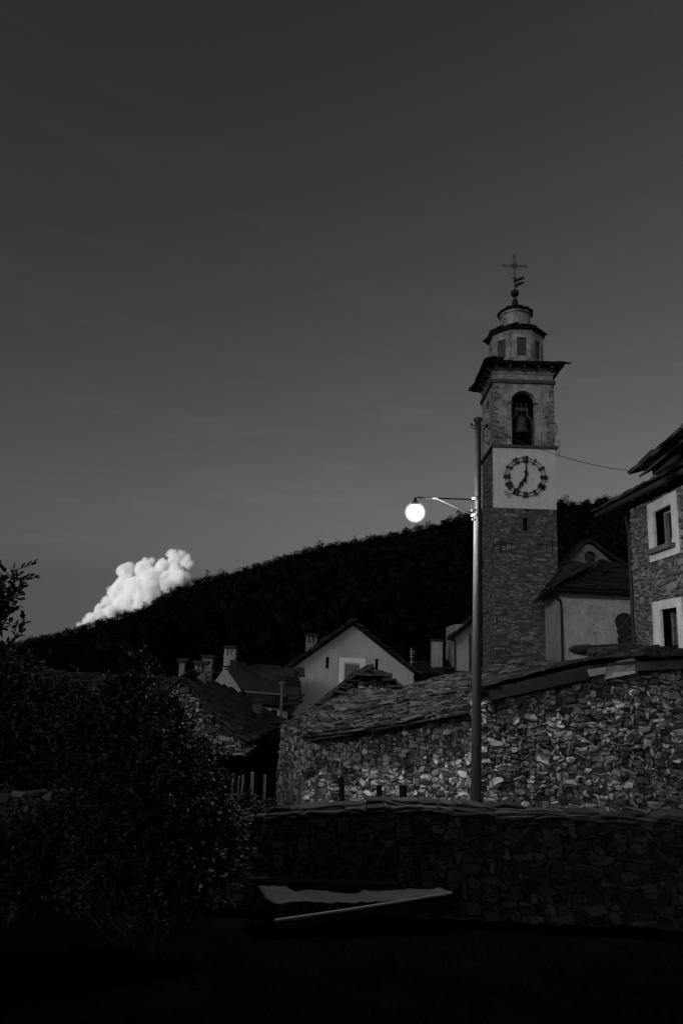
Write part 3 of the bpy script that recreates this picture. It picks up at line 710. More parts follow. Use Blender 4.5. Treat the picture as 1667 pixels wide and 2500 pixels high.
# nave gable with its round eye
GY = 48.9; gp = front(GY); gpx = lambda x, y: gp.px(*cpx(x, y))
ga = [gpx(740, 510), gpx(800, 462), gpx(850, 405), gpx(885, 365), gpx(920, 352), gpx(955, 362), gpx(1000, 400), gpx(1060, 455), gpx(1150, 520), gpx(1150, 640), gpx(740, 640)]
oc = gpx(940, 443); orr = 41 * .3616 * GY / F
mb = MB(); mb.plate(gp, ga, [circle(*oc, orr)], -.4, 0); mb.build('gable_wall', M_gable, chap)
mb = MB(); mb.plate(gp, circle(*oc, orr * 1.02), (), -.35, -.3); mb.build('round_window', M_glass, chap)
mb = MB(); tp = [gpx(735, 500), gpx(800, 450), gpx(850, 392), gpx(885, 350), gpx(920, 336), gpx(960, 348), gpx(1005, 388), gpx(1090, 445), gpx(1240, 535)]
for (a_, b_) in zip(tp, tp[1:]):
    p0, p1 = gp.at(*a_, .25), gp.at(*b_, .25); p2, p3 = gp.at(*b_, -3.5), gp.at(*a_, -3.5)
    slates(mb, p0, p3, p2, p1, .3, (.4, .7), .06, 44, .05)
    mb.beam(gp.at(*a_, .1) - Vector((0, 0, .04)), gp.at(*b_, .1) - Vector((0, 0, .04)), .4, .1)
mb.build('gable_roof', M_slate_dark, chap)

# ------------------------------------------------------------------ stone house at the right edge
HX = (1548 - 875) * 20 / F
hp = Plane((HX, 20.0, 0), (0, -1, 0))
def hpx(x, y): return hp.px(x, y)
def hq(x, y): return hpx(1480 + x * .12756, 1050 + y * .12756)
def hl(x, y): return hpx(1480 + x * .12756, 1350 + y * .12756)
house = thing('stone_house', 'rough stone house with white window surrounds and overhanging slab roof at the right edge', 'house', (HX + 3, 16, -3))
def win_h(f, o):            # rectangle from left-edge and right-edge pixels
    (ul, vt), (ur, _), (_, vb) = f(*o[0]), f(*o[1]), f(*o[2]); return rect(ul, ur, vb, vt)
w1o = win_h(hq, ((815, 1440), (1385, 1210), (865, 2545))); w1i = win_h(hq, ((930, 1580), (1275, 1440), (975, 2290)))
w2o = win_h(hl, ((910, 950), (1480, 770), (950, 1850))); w2i = win_h(hl, ((1065, 1090), (1385, 1000), (1085, 1850)))
w2o[0] = (w2o[0][0], w2i[0][1]-.5); w2o[1] = (w2o[1][0], w2i[0][1]-.5)
Zh1 = hq(600, 1400)[1] + .25
mb = MB(); mb.plate(hp, rect(0, 8, -3, Zh1), [w1i, w2i], -.4, 0); mb.build('wall', M_mortar, house)
mb = MB(); mb.box((HX + .55, 12.0, -3), (HX + 7, 19.6, Zh1 + .2)); mb.box((HX + .004, 19.6, -3), (HX + 7, 20.0, Zh1 - .1)); mb.build('rear_wall', M_mortar, house)
mb = MB(); stones(mb, hp, rect(.02, 8, -3, Zh1), .06, (2, 6), (1, 3), .06, .008, [w1o, w2o], 41, .05, round_=.2, tilt=.012)
mb.build('rubble_facing', M_house_stone, house)
for nm, wo, wi in (('window', w1o, w1i), ('window', w2o, w2i)):
    mb = MB(); mb.plate(hp, wo, [wi], -.34, .075); fr = mb.build('window', M_worn, house)
    (u0, v0), (u1, _), (_, v1) = wi[0], wi[1], wi[2]
    mb = MB(); mb.plate(hp, wi, [rect(u0 + .07, u1 - .07, v0 + .06, v1 - .07)], -.33, -.22); mb.plate(hp, rect((u0 + u1) / 2 - .035, (u0 + u1) / 2 + .035, v0 + .061, v1 - .071), (), -.32, -.24)
    mb.build('frame', M_shutter, fr)
    mb = MB(); mb.pbox(hp, u0, u1, v0, v1, -.36, -.34); mb.build('pane', M_glass, fr)
    if wo is w1o:
        mb = MB(); mb.pbox(hp, u0 - .16, u1 + .14, v0 - .13, v0 - .003, -.2, .24); mb.build('sill', M_trim, fr)
        mb = MB(); c_ = hq(1105, 2040), hq(1235, 1985), hq(1225, 2110), hq(1150, 2125), hq(1200, 2160), hq(1070, 2230)
        mb.plate(hp, [c_[0], c_[1], c_[2], c_[3], c_[4], c_[5]], (), -.215, -.20); mb.build('curtain', M_curtain, fr)
    else:
        mb = MB()
        for k in range(4): u = u0 + (u1 - u0) * (k + 1) / 5; mb.tube([hp.at(u, v0, -.12), hp.at(u, v1, -.12)], .011, 6)
        for k in range(3): v = v0 + (v1 - v0) * (k + .6) / 3; mb.tube([hp.at(u0, v, -.105), hp.at(u1, v, -.105)], .010, 6)
        mb.build('bar', M_iron, fr)
# lower eave with gutter, then the main slab roof above it
EX = HX - .75
g0, g1 = PX(1459, 1250, EX), PX(1600, 1177, EX); g1 = g0 + (g1 - g0) * 2.2
slope = Vector((1.0, 0, .5))
mb = MB(); slates(mb, g1, g0, g0 + slope * 1.9, g1 + slope * 1.9, .25, (.3, .8), .05, 71, .1); mb.build('eave_roof', M_slate_dark, house)
mb = MB(); mb.tube([g0 + Vector((-.05, 0, -.1)), g1 + Vector((-.05, 0, -.1))], .07, 8); mb.build('gutter', M_iron, house)
for k in range(9):
    mb = MB(); p = g0.lerp(g1, (k + .5) / 9); mb.beam(p + Vector((.02, 0, -.12)), p + slope * 1.5 + Vector((0, 0, -.16)), .12, .13); mb.build('rafter', M_wood_dark, house)
t0 = PX(1556, 1160, EX - .05); t1 = PX(1667, 1066, EX - .05); t1 = t0 + (t1 - t0) * 2.5
mb = MB(); s2 = Vector((1.0, 0, .62)); slates(mb, t1, t0, t0 + s2 * 4, t1 + s2 * 4, .3, (.4, .9), .075, 72, .14); mb.build('roof', M_slate_dark, house)
mb = MB(); mb.box((EX + .3, t1.y, Zh1 + .01), (HX + .5, min(t0.y - .06, 19.6), t0.z + .12)); mb.build('eave_board', M_wood_dark, house)
mb = MB(); mb.tube([hp.at(-.06, hpx(1541, 1300)[1] + .5, .12), hp.at(-.02, hpx(1541, 1300)[1], .06), hp.at(.05, 1.6, .1), hp.at(.07, -3, .1)], .055, 8); mb.build('downpipe', M_iron, house)

# ------------------------------------------------------------------ stone barn with raking wall (front right)
BY = 16.5; bp_ = front(BY)
z6 = lambda x, y: bp_.px(1100 + x * .3616, 1600 + y * .3616)
barn = thing('stone_barn', 'rubble stone barn with a dark timber along its raking wall top, right of the pole', 'barn', (P(1420, 1980, BY).x, BY + 2, -4.5))
top = [z6(195, 330), z6(300, 300), z6(560, 245), z6(850, 175), z6(1220, 100), z6(1330, 105), z6(1568, 80), z6(2000, 40)]
left_u = top[0][0]; right_u = top[-1][0]
poly = [(left_u, -4.5)] + [(right_u, -4.5)] + top[::-1]
mb = MB(); mb.plate(bp_, poly, (), -.5, -.02); mb.box((left_u + .02, BY + .5, -4.5), (right_u, BY + 5, z6(195, 400)[1])); mb.build('wall', M_mortar, barn)
mb = MB(); stones(mb, bp_, poly, .036, (2, 9), (1, 4), .10, .003, (), 101, .07, round_=.16)
lp = Plane((left_u + .02, BY + 4.8, 0), (0, -1, 0)); stones(mb, lp, rect(0, 4.8, -4.5, top[0][1]), .07, (2, 6), (1, 3), .1, .008, (), 103, .06)
mb.build('rubble_facing', M_stone, barn)
mb = MB()
bm0, bm1, bm2 = [bp_.at(*z6(x, y), .12) for x, y in ((245, 262), (900, 118), (1230, 60))]
mb.beam(bm0, bm1, .3, .26); mb.build('timber', M_wood_dark, barn)
mb = MB(); a_, b_ = bp_.at(*z6(1020, 112), .14), bp_.at(*z6(1222, 72), .14); 
for k in range(4): mb.beam(a_ + Vector((0.03 * k, 0, -.12 + k * .088)), b_ + Vector((0, 0, -.12 + k * .096)), .1, .082)
mb.build('plank', M_plank, barn)
mb = MB()
ra_ = [bp_.at(*z6(x, y), .25) for x, y in ((225, 225), (640, 118), (900, 62), (1050, 40), (1240, 28))]
bk = [p + Vector((.3, 5.0, -.2)) for p in ra_]
for k in range(len(ra_) - 1): slates(mb, ra_[k], ra_[k + 1], bk[k + 1], bk[k], .28, (.25, .6), .05, 110 + k, .08)
mb.build('roof', M_slate_dark, barn)
mb = MB(); ra_ = [bp_.at(*z6(x, y), .3) for x, y in ((1215, 40), (1568, 20), (2000, -40))]; bk = [p + Vector((.1, 5, .3)) for p in ra_]
for k in range(2): slates(mb, ra_[k], ra_[k + 1], bk[k + 1], bk[k], .3, (.3, .7), .06, 120 + k, .1)
mb.beam(bp_.at(*z6(1225, 75), .15), bp_.at(*z6(1990, 30), .15), .3, .2)
mb.build('side_roof', M_slate_dark, barn)

# ------------------------------------------------------------------ long barn with stone slab roof (left of the pole)
z5 = lambda x, y: (650 + x * .3508, 1600 + y * .3508)
lb = thing('slate_roofed_barn', 'long low stone barn with sagging rough slab roof, left of the pole', 'barn', (P(940, 1960, 18).x, 20, -3.5))
A0, A1 = P(*z5(285, 580), 18.6), P(*z5(1440, 395), 17.4)
wv = Vector((A1.x - A0.x, A1.y - A0.y, 0)); wpl = Plane((A0.x, A0.y + .25, 0), wv); wp = wpl.px
pw_ = [wp(*z5(290, 585)), wp(*z5(700, 530)), wp(*z5(1100, 450)), wp(*z5(1450, 385))]
wl_ = wv.length
poly = [(pw_[0][0], -4.5), (wl_ + .4, -4.5), (wl_ + .4, pw_[3][1]), pw_[2], pw_[1], pw_[0]]
mb = MB(); mb.plate(wpl, poly, (), -.5, -.02)
lw0 = P(*z5(105, 500), 20.8); lpl = Plane((lw0.x, lw0.y, 0), (wpl.O - Vector((lw0.x, lw0.y, 0)))); lL = (wpl.O - Vector((lw0.x, lw0.y, 0))).length
mb.plate(lpl, rect(0, lL - .01, -4.5, lpl.px(*z5(200, 530))[1]), (), -.5, -.02); mb.build('wall', M_mortar, lb)
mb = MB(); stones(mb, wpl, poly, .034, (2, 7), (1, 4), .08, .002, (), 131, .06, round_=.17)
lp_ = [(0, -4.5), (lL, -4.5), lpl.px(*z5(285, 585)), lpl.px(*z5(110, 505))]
stones(mb, lpl, lp_, .036, (2, 6), (1, 4), .06, .003, (), 133, .05); mb.build('rubble_facing', M_stone_lamplit, lb)
mb = MB()
ev = [P(*z5(275, 575), 18.25), P(*z5(640, 525), 17.9), P(*z5(1000, 455), 17.5), P(*z5(1400, 378), 17.1)]
md = [P(*z5(480, 430), 19.6), P(*z5(800, 372), 19.4), P(*z5(1080, 310), 19.2), P(*z5(1440, 270), 18.9)]
rg = [P(*z5(700, 262), 21.6), P(*z5(930, 240), 22), P(*z5(1200, 165), 22.2), P(*z5(1600, 80), 22.4)]
for k in range(3):
    slates(mb, ev[k], ev[k + 1], md[k + 1], md[k], .11, (.12, .5), .034, 140 + k, .16, 2.2)
    slates(mb, md[k] + Vector((0, 0, .05)), md[k + 1] + Vector((0, 0, .05)), rg[k + 1], rg[k], .12, (.14, .5), .036, 150 + k, .14, 2.2)
hl_ = P(*z5(125, 492), 20.8)
slates(mb, hl_, ev[0], md[0], P(*z5(380, 335), 22), .12, (.14, .45), .036, 160, .1, 2.0)
slates(mb, P(*z5(380, 335), 22), md[0], rg[0], P(*z5(560, 190), 22.6), .12, (.14, .45), .036, 161, .1, 2.0)
# the right end beyond the pole: a curled heap of slabs against the tower's foot
ex = [P(*z5(1400, 330), 18.0), P(1225, 1668, 18.3), P(1325, 1634, 22.6), P(*z5(1600, 80), 22.4)]
slates(mb, *ex, .13, (.15, .5), .04, 163, .12, 2.0)
slates(mb, P(1225, 1645, 21.6), P(1335, 1634, 21.4), P(1318, 1620, 23.4), P(1252, 1614, 23.4), .13, (.15, .45), .04, 164, .1, 1.8)
mb.build('roof', M_slate, lb)
mb = MB(); mb.box((A0.x + .6, 19.2, -3.5), (P(1200, 1700, 19).x, 22, rg[0].z - .9)); mb.build('inner_wall', M_void, lb)
# little rubble hut whose gable rises over that roof
hut = thing('stone_hut', 'small stone hut, its slab-topped rubble gable peeking over the long barn roof', 'hut', (P(895, 1690, 22).x, 23, -3.4))
hpl = front(21.8)
gz = [hpl.px(*z5(x, y)) for x, y in ((470, 310), (590, 205), (700, 140), (790, 160), (930, 270))]
poly = [(gz[0][0], -3.4), (gz[-1][0], -3.4)] + gz[::-1]
mb = MB(); mb.plate(hpl, poly, (), -4, -.02); mb.build('wall', M_mortar, hut)
mb = MB(); stones(mb, hpl, poly, .06, (2, 6), (1, 3), .09, .007, (), 171, .06); mb.build('rubble_facing', M_stone, hut)
mb = MB()
rz = [hpl.at(*hpl.px(*z5(x, y)), .3) for x, y in ((380, 355), (500, 265), (590, 180), (700, 122), (800, 144), (920, 232), (1000, 290))]
for k in range(6): slates(mb, rz[k], rz[k + 1], rz[k + 1] + Vector((0, 4, 0)), rz[k] + Vector((0, 4, 0)), .2, (.2, .4), .05, 180 + k, .05, .8)
q = random.Random(9)
for k in range(6):                                           # loose slabs layered along the verges
    for t in range(5):
        p = rz[k].lerp(rz[k + 1], q.random()) + Vector((0, q.uniform(-.1, .3), q.uniform(-.02, .1))); L = q.uniform(.1, .24)
        mb.beam(p - Vector((L, 0, q.uniform(-.03, .03))), p + Vector((L, 0, q.uniform(-.03, .03))), q.uniform(.3, .6), q.uniform(.03, .05))
mb.build('roof', M_slate_dark, hut)

# ------------------------------------------------------------------ white gabled house
z4 = lambda x, y: (400 + x * .4209, 1480 + y * .4209)
WY = 38.0; wpn = front(WY); wz = lambda x, y: wpn.px(*z4(x, y))
wh = thing('plastered_house', 'grey plastered house with tall plain gable and white framed attic window', 'house', (P(862, 1700, WY).x, WY + 4, -3))
outl = [wz(716, 760), wz(1440, 760), wz(1448, 392), wz(1097, 112), wz(730, 372)]
outl[0] = (outl[0][0], -3); outl[1] = (outl[1][0], -3)
wr_ = rect(wz(1042, 440)[0], wz(1138, 440)[0], wz(1042, 475)[1], wz(1042, 328)[1]); wro = rect(wz(1012, 440)[0], wz(1165, 440)[0], wz(1042, 500)[1], wz(1042, 298)[1])
sl1 = rect(wz(938, 0)[0], wz(957, 0)[0], wz(938, 362)[1], wz(938, 294)[1]); sl2 = rect(wz(1225, 0)[0], wz(1242, 0)[0], wz(1225, 372)[1], wz(1225, 304)[1])
sl1 = rect(wz(938, 330)[0], wz(957, 330)[0], wz(938, 362)[1], wz(938, 294)[1]); sl2 = rect(wz(1225, 330)[0], wz(1243, 330)[0], wz(1225, 372)[1], wz(1225, 304)[1])
mb = MB(); mb.plate(wpn, outl, [wr_, sl1, sl2], -.35, 0); mb.build('wall', M_plaster_house, wh)
mb = MB(); mb.plate(wpn, [(a * 1 + (0.02 if i in (0, 4) else -.02 if i in (1, 2) else 0), b - (.02 if i > 1 else 0)) for i, (a, b) in enumerate(outl)], (), -8, -.36); mb.build('rear_wall', M_mortar, wh)
mb = MB(); mb.plate(wpn, wro, [wr_], -.2, .03); fr = mb.build('window', M_clean, wh)
mb = MB(); i_ = .05; a_ = wr_; mb.plate(wpn, a_, [rect(a_[0][0] + .06, a_[1][0] - .06, a_[0][1], a_[2][1] - .07)], -.16, -.05); mb.build('frame', M_white, fr)
mb = MB(); mb.plate(wpn, rect(a_[0][0] + .06, a_[1][0] - .06, a_[0][1], a_[2][1] - .07), (), -.14, -.1); mb.build('shutter', M_shutter, fr)
for s_ in (sl1, sl2):
    mb = MB(); mb.plate(wpn, [(s_[0][0], s_[0][1]), (s_[1][0], s_[1][1]), (s_[2][0], s_[2][1]), (s_[3][0], s_[3][1])], (), -.34, -.2); mb.build('slit_window', M_void, wh)
mb = MB(); ap = wpn.at(*wz(1097, 92), .35); le = wpn.at(*wz(700, 378), .35); re = wpn.at(*wz(1475, 398), .35); bk = Vector((0, 8.8, 0))
slates(mb, le + bk, le, ap, ap + bk, .3, (.4, .8), .07, 191, .15); slates(mb, re, re + bk, ap + bk, ap, .3, (.4, .8), .07, 192, .15); mb.build('roof', M_slate_dark, wh)
mb = MB(); mb.tube([wpn.at(*wz(722, 400), .12), wpn.at(*wz(712, 690), .12)], .06, 8); mb.tube([le + Vector((.1, 0, -.05)), le + Vector((.1, 8, -.05))], .08, 8); mb.build('downpipe', M_iron, wh)
def chimney(px0, px1, ytop, ybot, Y, parent, m, label=None, name='chimney', deep=None, pots=True):
    pl = front(Y); (u0, v0), (u1, v1) = pl.px(px0, ybot), pl.px(px1, ytop); d = deep or (u1 - u0) * .9; hh = v1 - v0; wv_ = u1 - u0
    op = .45 * hh if pots else .12
    mb = MB(); mb.pbox(pl, u0, u1, v0 - .5, v1 - op, -d, 0)
    mb.pbox(pl, u0 - .04, u1 + .04, v1 - op + .003, v1 - op + .06, -d - .04, .04)
    lw = wv_ * .2
    if pots:
        for a, b in ((u0, u0 + lw), (u0 + wv_ * .41, u0 + wv_ * .58), (u1 - lw, u1)):
            for dd in ((-d, -d + lw), (-lw, 0)): mb.pbox(pl, a, b, v1 - op + .063, v1 - .1, *dd)
        mb.pbox(pl, u0 + lw, u1 - lw, v1 - op + .065, v1 - .11, -d * .6, -d * .4)
    ch = mb.build(name, m, parent)
    mb = MB(); q = random.Random(int(px0)); 
    for k in range(3): mb.pbox(pl, u0 - .12 + q.uniform(0, .1), u1 + .12 - q.uniform(0, .1), v1 - .1 + k * .05 + .002, v1 - .1 + k * .05 + .05, -d - .1, .12 - q.uniform(0, .08))
    mb.build('cap', M_slate_dark, ch)
    return ch
chimney(745, 774, 1550, 1598, WY + 3, wh, M_gable)

# ------------------------------------------------------------------ cluster of houses left of it
z8 = lambda x, y: (420 + x * .1913, 1560 + y * .1913)
# house with the small pale gable and the long dark roof
hb = thing('dark_roofed_house', 'house with small pale triangular gable and long dark roof, left of the grey gable', 'house', (P(620, 1700, 37).x, 38, -3))
gpl = front(37.0); gq = lambda x, y: gpl.px(*z8(x, y))
mb = MB(); t_ = [gq(470, 640), gq(650, 400), gq(720, 400), gq(985, 820), gq(985, 1100), gq(470, 1100)]; mb.plate(gpl, t_, (), -.35, 0); mb.build('gable_wall', M_plaster, hb)
mb = MB(); r0, r1 = P(*z8(690, 375), 37.2), P(*z8(1520, 420), 36.0); e0_, e1_ = P(*z8(985, 800), 36.3), P(*z8(1540, 800), 34.5)
slates(mb, P(*z8(950, 690), 36.4), P(*z8(1520, 730), 34.8), r1, r0, .3, (.4, .8), .05, 201, .1); slates(mb, r1, r0, P(*z8(430, 640), 41), P(*z8(1500, 640), 41), .4, (.4, .8), .05, 202, .1)
slates(mb, P(*z8(985, 830), 35.5), P(*z8(1540, 860), 34.0), P(*z8(1520, 735), 34.9), P(*z8(945, 700), 36.5), .25, (.4, .8), .05, 203, .1); mb.build('roof', M_slate_dark, hb)
mb = MB(); mb.tube([P(*z8(940, 672), 36.2), P(*z8(1440, 715), 34.7)], .05, 6); mb.build('snow_rail', M_dim, hb)
fpl = front(35.2); fq = lambda x, y: fpl.px(*z8(x, y))
wi = rect(fq(1258, 950)[0], fq(1345, 950)[0], fq(1258, 1000)[1], fq(1258, 905)[1]); wo = rect(fq(1225, 950)[0], fq(1392, 950)[0], fq(1225, 1010)[1], fq(1225, 868)[1])
mb = MB(); mb.plate(fpl, rect(fq(990, 900)[0], fq(1475, 900)[0], -3, fq(1150, 850)[1]), [wi], -.3, 0); mb.build('wall', M_plaster, hb)
mb = MB(); mb.plate(fpl, wo, [wi], -.1, .04); fr = mb.build('window', M_white, hb)
mb = MB(); mb.plate(fpl, wi, (), -.25, -.2); mb.build('pane', M_glass, fr)
chimney(*[z8(x, 0)[0] for x in (652, 812)], z8(0, 100)[1], z8(0, 390)[1], 37.3, hb, M_plaster)
# stone gable house half behind the bush
hc = thing('rubble_gable_house', 'rough stone gable house with dark slab roof, half hidden behind the bush', 'house', (P(500, 1850, 26).x, 28, -3.4))
gpl = front(25.0); gq = lambda x, y: gpl.px(*z4(x, y))
t_ = [gq(-160, 640), gq(100, 455), gq(150, 470), gq(250, 600), gq(330, 690), gq(455, 790), gq(455, 800)]
poly = [(t_[0][0], -3.4), (gq(455, 1000)[0], -3.4)] + t_[::-1]
mb = MB(); mb.plate(gpl, poly, (), -.5, -.02); mb.build('wall', M_mortar, hc)
mb = MB(); stones(mb, gpl, poly, .09, (2, 6), (1, 2), .1, .012, (), 211, .06); 
rp_ = Plane((gq(455, 900)[0], 25, 0), (0, 1, 0)); stones(mb, rp_, rect(0, 5, -3.4, t_[-1][1]), .09, (2, 6), (1, 2), .1, .012, (), 212, .06); mb.build('rubble_facing', M_stone, hc)
mb = MB(); v0_ = [gpl.at(*gq(x, y), .25) for x, y in ((105, 432), (170, 455), (270, 590), (350, 680), (485, 790))]
bk = [P(*z4(x, y), Y) for x, y, Y in ((235, 465, 33), (300, 480, 33), (470, 545, 33), (560, 600, 32), (700, 680, 31))]
for k in range(4): slates(mb, v0_[k + 1], bk[k + 1], bk[k], v0_[k], .28, (.35, .8), .05, 215 + k, .1)
slates(mb, P(*z4(-200, 660), 25), v0_[0], bk[0], P(*z4(-100, 560), 33), .3, (.35, .8), .05, 219, .1); mb.build('roof', M_slate_dark, hc)
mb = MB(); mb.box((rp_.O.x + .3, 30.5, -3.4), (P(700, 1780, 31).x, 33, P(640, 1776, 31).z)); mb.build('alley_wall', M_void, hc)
chimney(*[z8(x, 0)[0] for x in (75, 165)], z8(0, 265)[1], z8(0, 560)[1], 26.5, hc, M_stone_tower, pots=False)
chimney(*[z8(x, 0)[0] for x in (270, 440)], z8(0, 300)[1], z8(0, 640)[1], 27.5, hc, M_stone_tower)
chimney(*[z8(x, 0)[0] for x in (380, 515)], z8(0, 225)[1], z8(0, 430)[1], 30, hc, M_stone_tower, pots=False)
# plain chimney block and low roof in the alley
ls = thing('lean_to', 'low slab-roofed lean-to with plain chimney block in the dark alley', 'lean-to', (P(650, 1800, 30).x, 30, -3.4))
mb = MB(); slates(mb, P(*z4(490, 692), 29), P(*z4(712, 694), 29), P(*z4(690, 668), 32.5), P(*z4(575, 632), 32.5), .25, (.3, .6), .05, 221, .1); mb.build('roof', M_slate_dark, ls)
chimney(*[z4(x, 0)[0] for x in (508, 568)], z4(0, 550)[1], z4(0, 680)[1], 29.6, ls, M_trim, pots=False)
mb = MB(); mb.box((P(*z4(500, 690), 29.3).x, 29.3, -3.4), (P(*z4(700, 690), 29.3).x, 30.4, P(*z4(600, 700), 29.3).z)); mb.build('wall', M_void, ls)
fl = thing('flue_pipe', 'slim pale metal flue pipe standing beside the grey gable house', 'flue', P(*z4(678, 690), 33))
mb = MB(); mb.tube([P(*z4(677, 690), 33), P(*z4(686, 450), 33)], .065, 8); mb.build('pipe', M_dim, fl)
mb = MB(); mb.tube([P(*z4(686, 452), 33), P(*z4(686, 436), 33)], .14, 10); mb.build('cowl', M_dim, fl)

# far left: broad dark slab roof behind the bush
fr_ = thing('low_barn', 'low barn with wide dark slab roof behind the left bush', 'barn', (P(200, 1800, 27).x, 28, -3.4))
mb = MB(); slates(mb, P(-120, 1790, 24), P(430, 1800, 24), P(400, 1662, 30), P(-120, 1630, 30), .3, (.4, .9), .06, 231, .1); mb.build('roof', M_slate_dark, fr_)
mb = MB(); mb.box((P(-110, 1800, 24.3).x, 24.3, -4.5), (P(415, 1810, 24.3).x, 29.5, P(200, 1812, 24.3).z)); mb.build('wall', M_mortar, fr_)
# small plaster house and chimney between grey gable and tower
hf = thing('small_plastered_house', 'narrow plastered house wall with dark eave just left of the tower foot', 'house', (P(1140, 1640, 41).x, 43, -3))
pl = front(41.0); pq = lambda x, y: pl.px(1100 + x * .3616, 1200 + y * .3616)
a_, b_ = pq(28, 1000), pq(165, 1230); mb = MB(); mb.plate(pl, rect(a_[0], b_[0], -3, a_[1] + .9), (), -4, 0); mb.build('wall', M_plaster, hf)
mb = MB(); slates(mb, P(1098, 1561, 40.3), P(1160, 1512, 40.3), P(1160, 1502, 45), P(1098, 1552, 45), .3, (.4, .7), .06, 241, .1); mb.build('roof', M_slate_dark, hf)
mb = MB(); mb.tube([pl.at(*pq(27, 1000), .08), pl.at(*pq(27, 1260), .08)], .05, 6); mb.tube([pl.at(*pq(128, 960), .08), pl.at(*pq(128, 1260), .08)], .06, 6); mb.build('downpipe', M_iron, hf)
he = thing('dark_house', 'dark slab roof with stone chimney between the grey gable and the pole', 'house', (P(1060, 1650, 42).x, 44, -3))
mb = MB(); slates(mb, P(1005, 1652, 40.5), P(1120, 1646, 40.5), P(1110, 1612, 44), P(1012, 1618, 44), .3, (.3, .7), .05, 251, .1); mb.build('roof', M_slate_dark, he)
mb = MB(); mb.box((P(1008, 1660, 41).x, 41, -3), (P(1118, 1660, 41).x, 44, P(1060, 1655, 41).z)); mb.build('wall', M_mortar, he)
chimney(1053, 1080, 1563, 1632, 42, he, M_plaster, pots=False)
an = thing('roof_antenna', 'thin television aerial standing on the roof right of the grey gable', 'antenna', P(1004, 1640, 40))
mb = MB(); mb.tube([P(1004, 1645, 40), P(1003.5, 1582, 40)], .025, 6); mb.build('mast', M_metal, an)
mb = MB()
for y, wd in ((1590, 8), (1596, 7), (1603, 6), (1616, 10)): mb.tube([P(1004 - wd * .6, y, 40), P(1004 + wd, y + .5, 40)], .014, 5)
mb.build('crossbar', M_metal, an)

# ------------------------------------------------------------------ wooden pole with the lit lamp
PY = 15.0
pole = thing('utility_pole', 'tall wooden utility pole with a lit street lamp on its side arm', 'utility pole', P(1161.5, 1960, PY))
pb, pt = P(1161.5, 2010, PY), P(1166.3, 1024, PY)
mb = MB(); n = 26; pts = [pb.lerp(pt, k / n) for k in range(n + 1)]; mb.tube(pts, [.112 - .04 * k / n + .002 * noise.noise(Vector((0, 0, k * .7))) for k in range(n + 1)], 20); mb.build('shaft', M_wood, pole, True)
mb = MB(); mb.lathe(pt, [(.09, -.03), (.105, -.02), (.10, .02), (.05, .045)], 18); mb.build('cap', M_iron, pole, True)
mb = MB()
for y in (1040, 1047):
    c_ = P(1166, y, PY); mb.tube([c_ + Vector((-.15, -.02, .02)), c_ + Vector((-.08, 0, 0)), c_ + Vector((.12, -.02, .0)), c_ + Vector((.2, -.02, .05))], .011, 6)
for dx in (-.15, .2): mb.lathe(P(1166, 1040, PY) + Vector((dx, -.02, .0)), [(.012, -.02), (.028, 0), (.028, .03), (.015, .06)], 10)
mb.build('insulator_bracket', M_iron, pole)
a0_, a1_ = P(1162, 1220.5, PY), P(1017, 1217.5, PY)
a1_ = Vector((a1_.x, PY - .12, a1_.z)); a0_ = Vector((a0_.x, PY - .02, a0_.z))
mb = MB(); mb.tube([a0_, a1_], .016, 8); mb.build('arm', M_black, pole)
mb = MB(); bA = a1_.lerp(a0_, .32); bB = P(1157, 1259, PY) + Vector((0, -.03, 0)); mb.tube([bA, bB], .015, 8); mb.tube([bA + Vector((-.1, 0, .005)), bA + Vector((.02, 0, .004))], .024, 8); mb.build('brace', M_brace, pole)
mb = MB()
for y in (1219, 1259): c_ = P(1161, y, PY); mb.lathe(Vector((c_.x, PY, c_.z)), [(.106, -.03), (.11, -.03), (.11, .03), (.106, .03)], 20, cap=False)
for x, y, r_ in ((1152, 1246, .028), (1153.5, 1268, .022), (1150, 1235, .012)):
    c_ = P(x, y, PY - .05); mb.lathe(c_, [(.005, -r_ * 1.3), (r_, -r_ * .5), (r_, r_ * .5), (.005, r_ * 1.3)], 10)
mb.build('clamp', M_dim, pole)
lc = P(1013, 1251, PY - .12); GR = .17
hd = thing('x', None, None, (0, 0, 0)); bpy.data.objects.remove(hd)
mb = MB(); mb.lathe(lc, [(.03, a1_.z - lc.z - .01), (.03, GR + .10), (.07, GR + .07), (.10, GR * .9), (.095, GR * .85), (.03, GR * .95)], 20, cap=False); head = mb.build('lamp_head', M_iron, pole, True)
# lamp globe with its halo: glare put into a glowing volume, thinning outwards
GB = .27
mg = bpy.data.materials.new('lamp_glow'); mg.use_nodes = True; nn = mg.node_tree.nodes; ll = mg.node_tree.links; nn.remove(nn['Principled BSDF'])
gc = nn.new('ShaderNodeTexCoord'); gd = nn.new('ShaderNodeVectorMath'); gd.operation = 'DISTANCE'; gd.inputs[1].default_value = lc - OFF[pole.name]; ll.new(gc.outputs['Object'], gd.inputs[0])
gm = nn.new('ShaderNodeMapRange'); gm.inputs[1].default_value = GB; gm.inputs[2].default_value = 0.0; gm.inputs[3].default_value = 0; gm.inputs[4].default_value = 1; ll.new(gd.outputs['Value'], gm.inputs[0])
gp_ = nn.new('ShaderNodeMath'); gp_.operation = 'POWER'; gp_.inputs[1].default_value = 3.0; ll.new(gm.outputs[0], gp_.inputs[0])
gs = nn.new('ShaderNodeMath'); gs.operation = 'MULTIPLY'; gs.inputs[1].default_value = 420.0; ll.new(gp_.outputs[0], gs.inputs[0])
em = nn.new('ShaderNodeEmission'); ll.new(gs.outputs[0], em.inputs[1]); ll.new(em.outputs[0], nn['Material Output'].inputs['Volume'])
b = bmesh.new(); bmesh.ops.create_uvsphere(b, u_segments=24, v_segments=16, radius=GB)
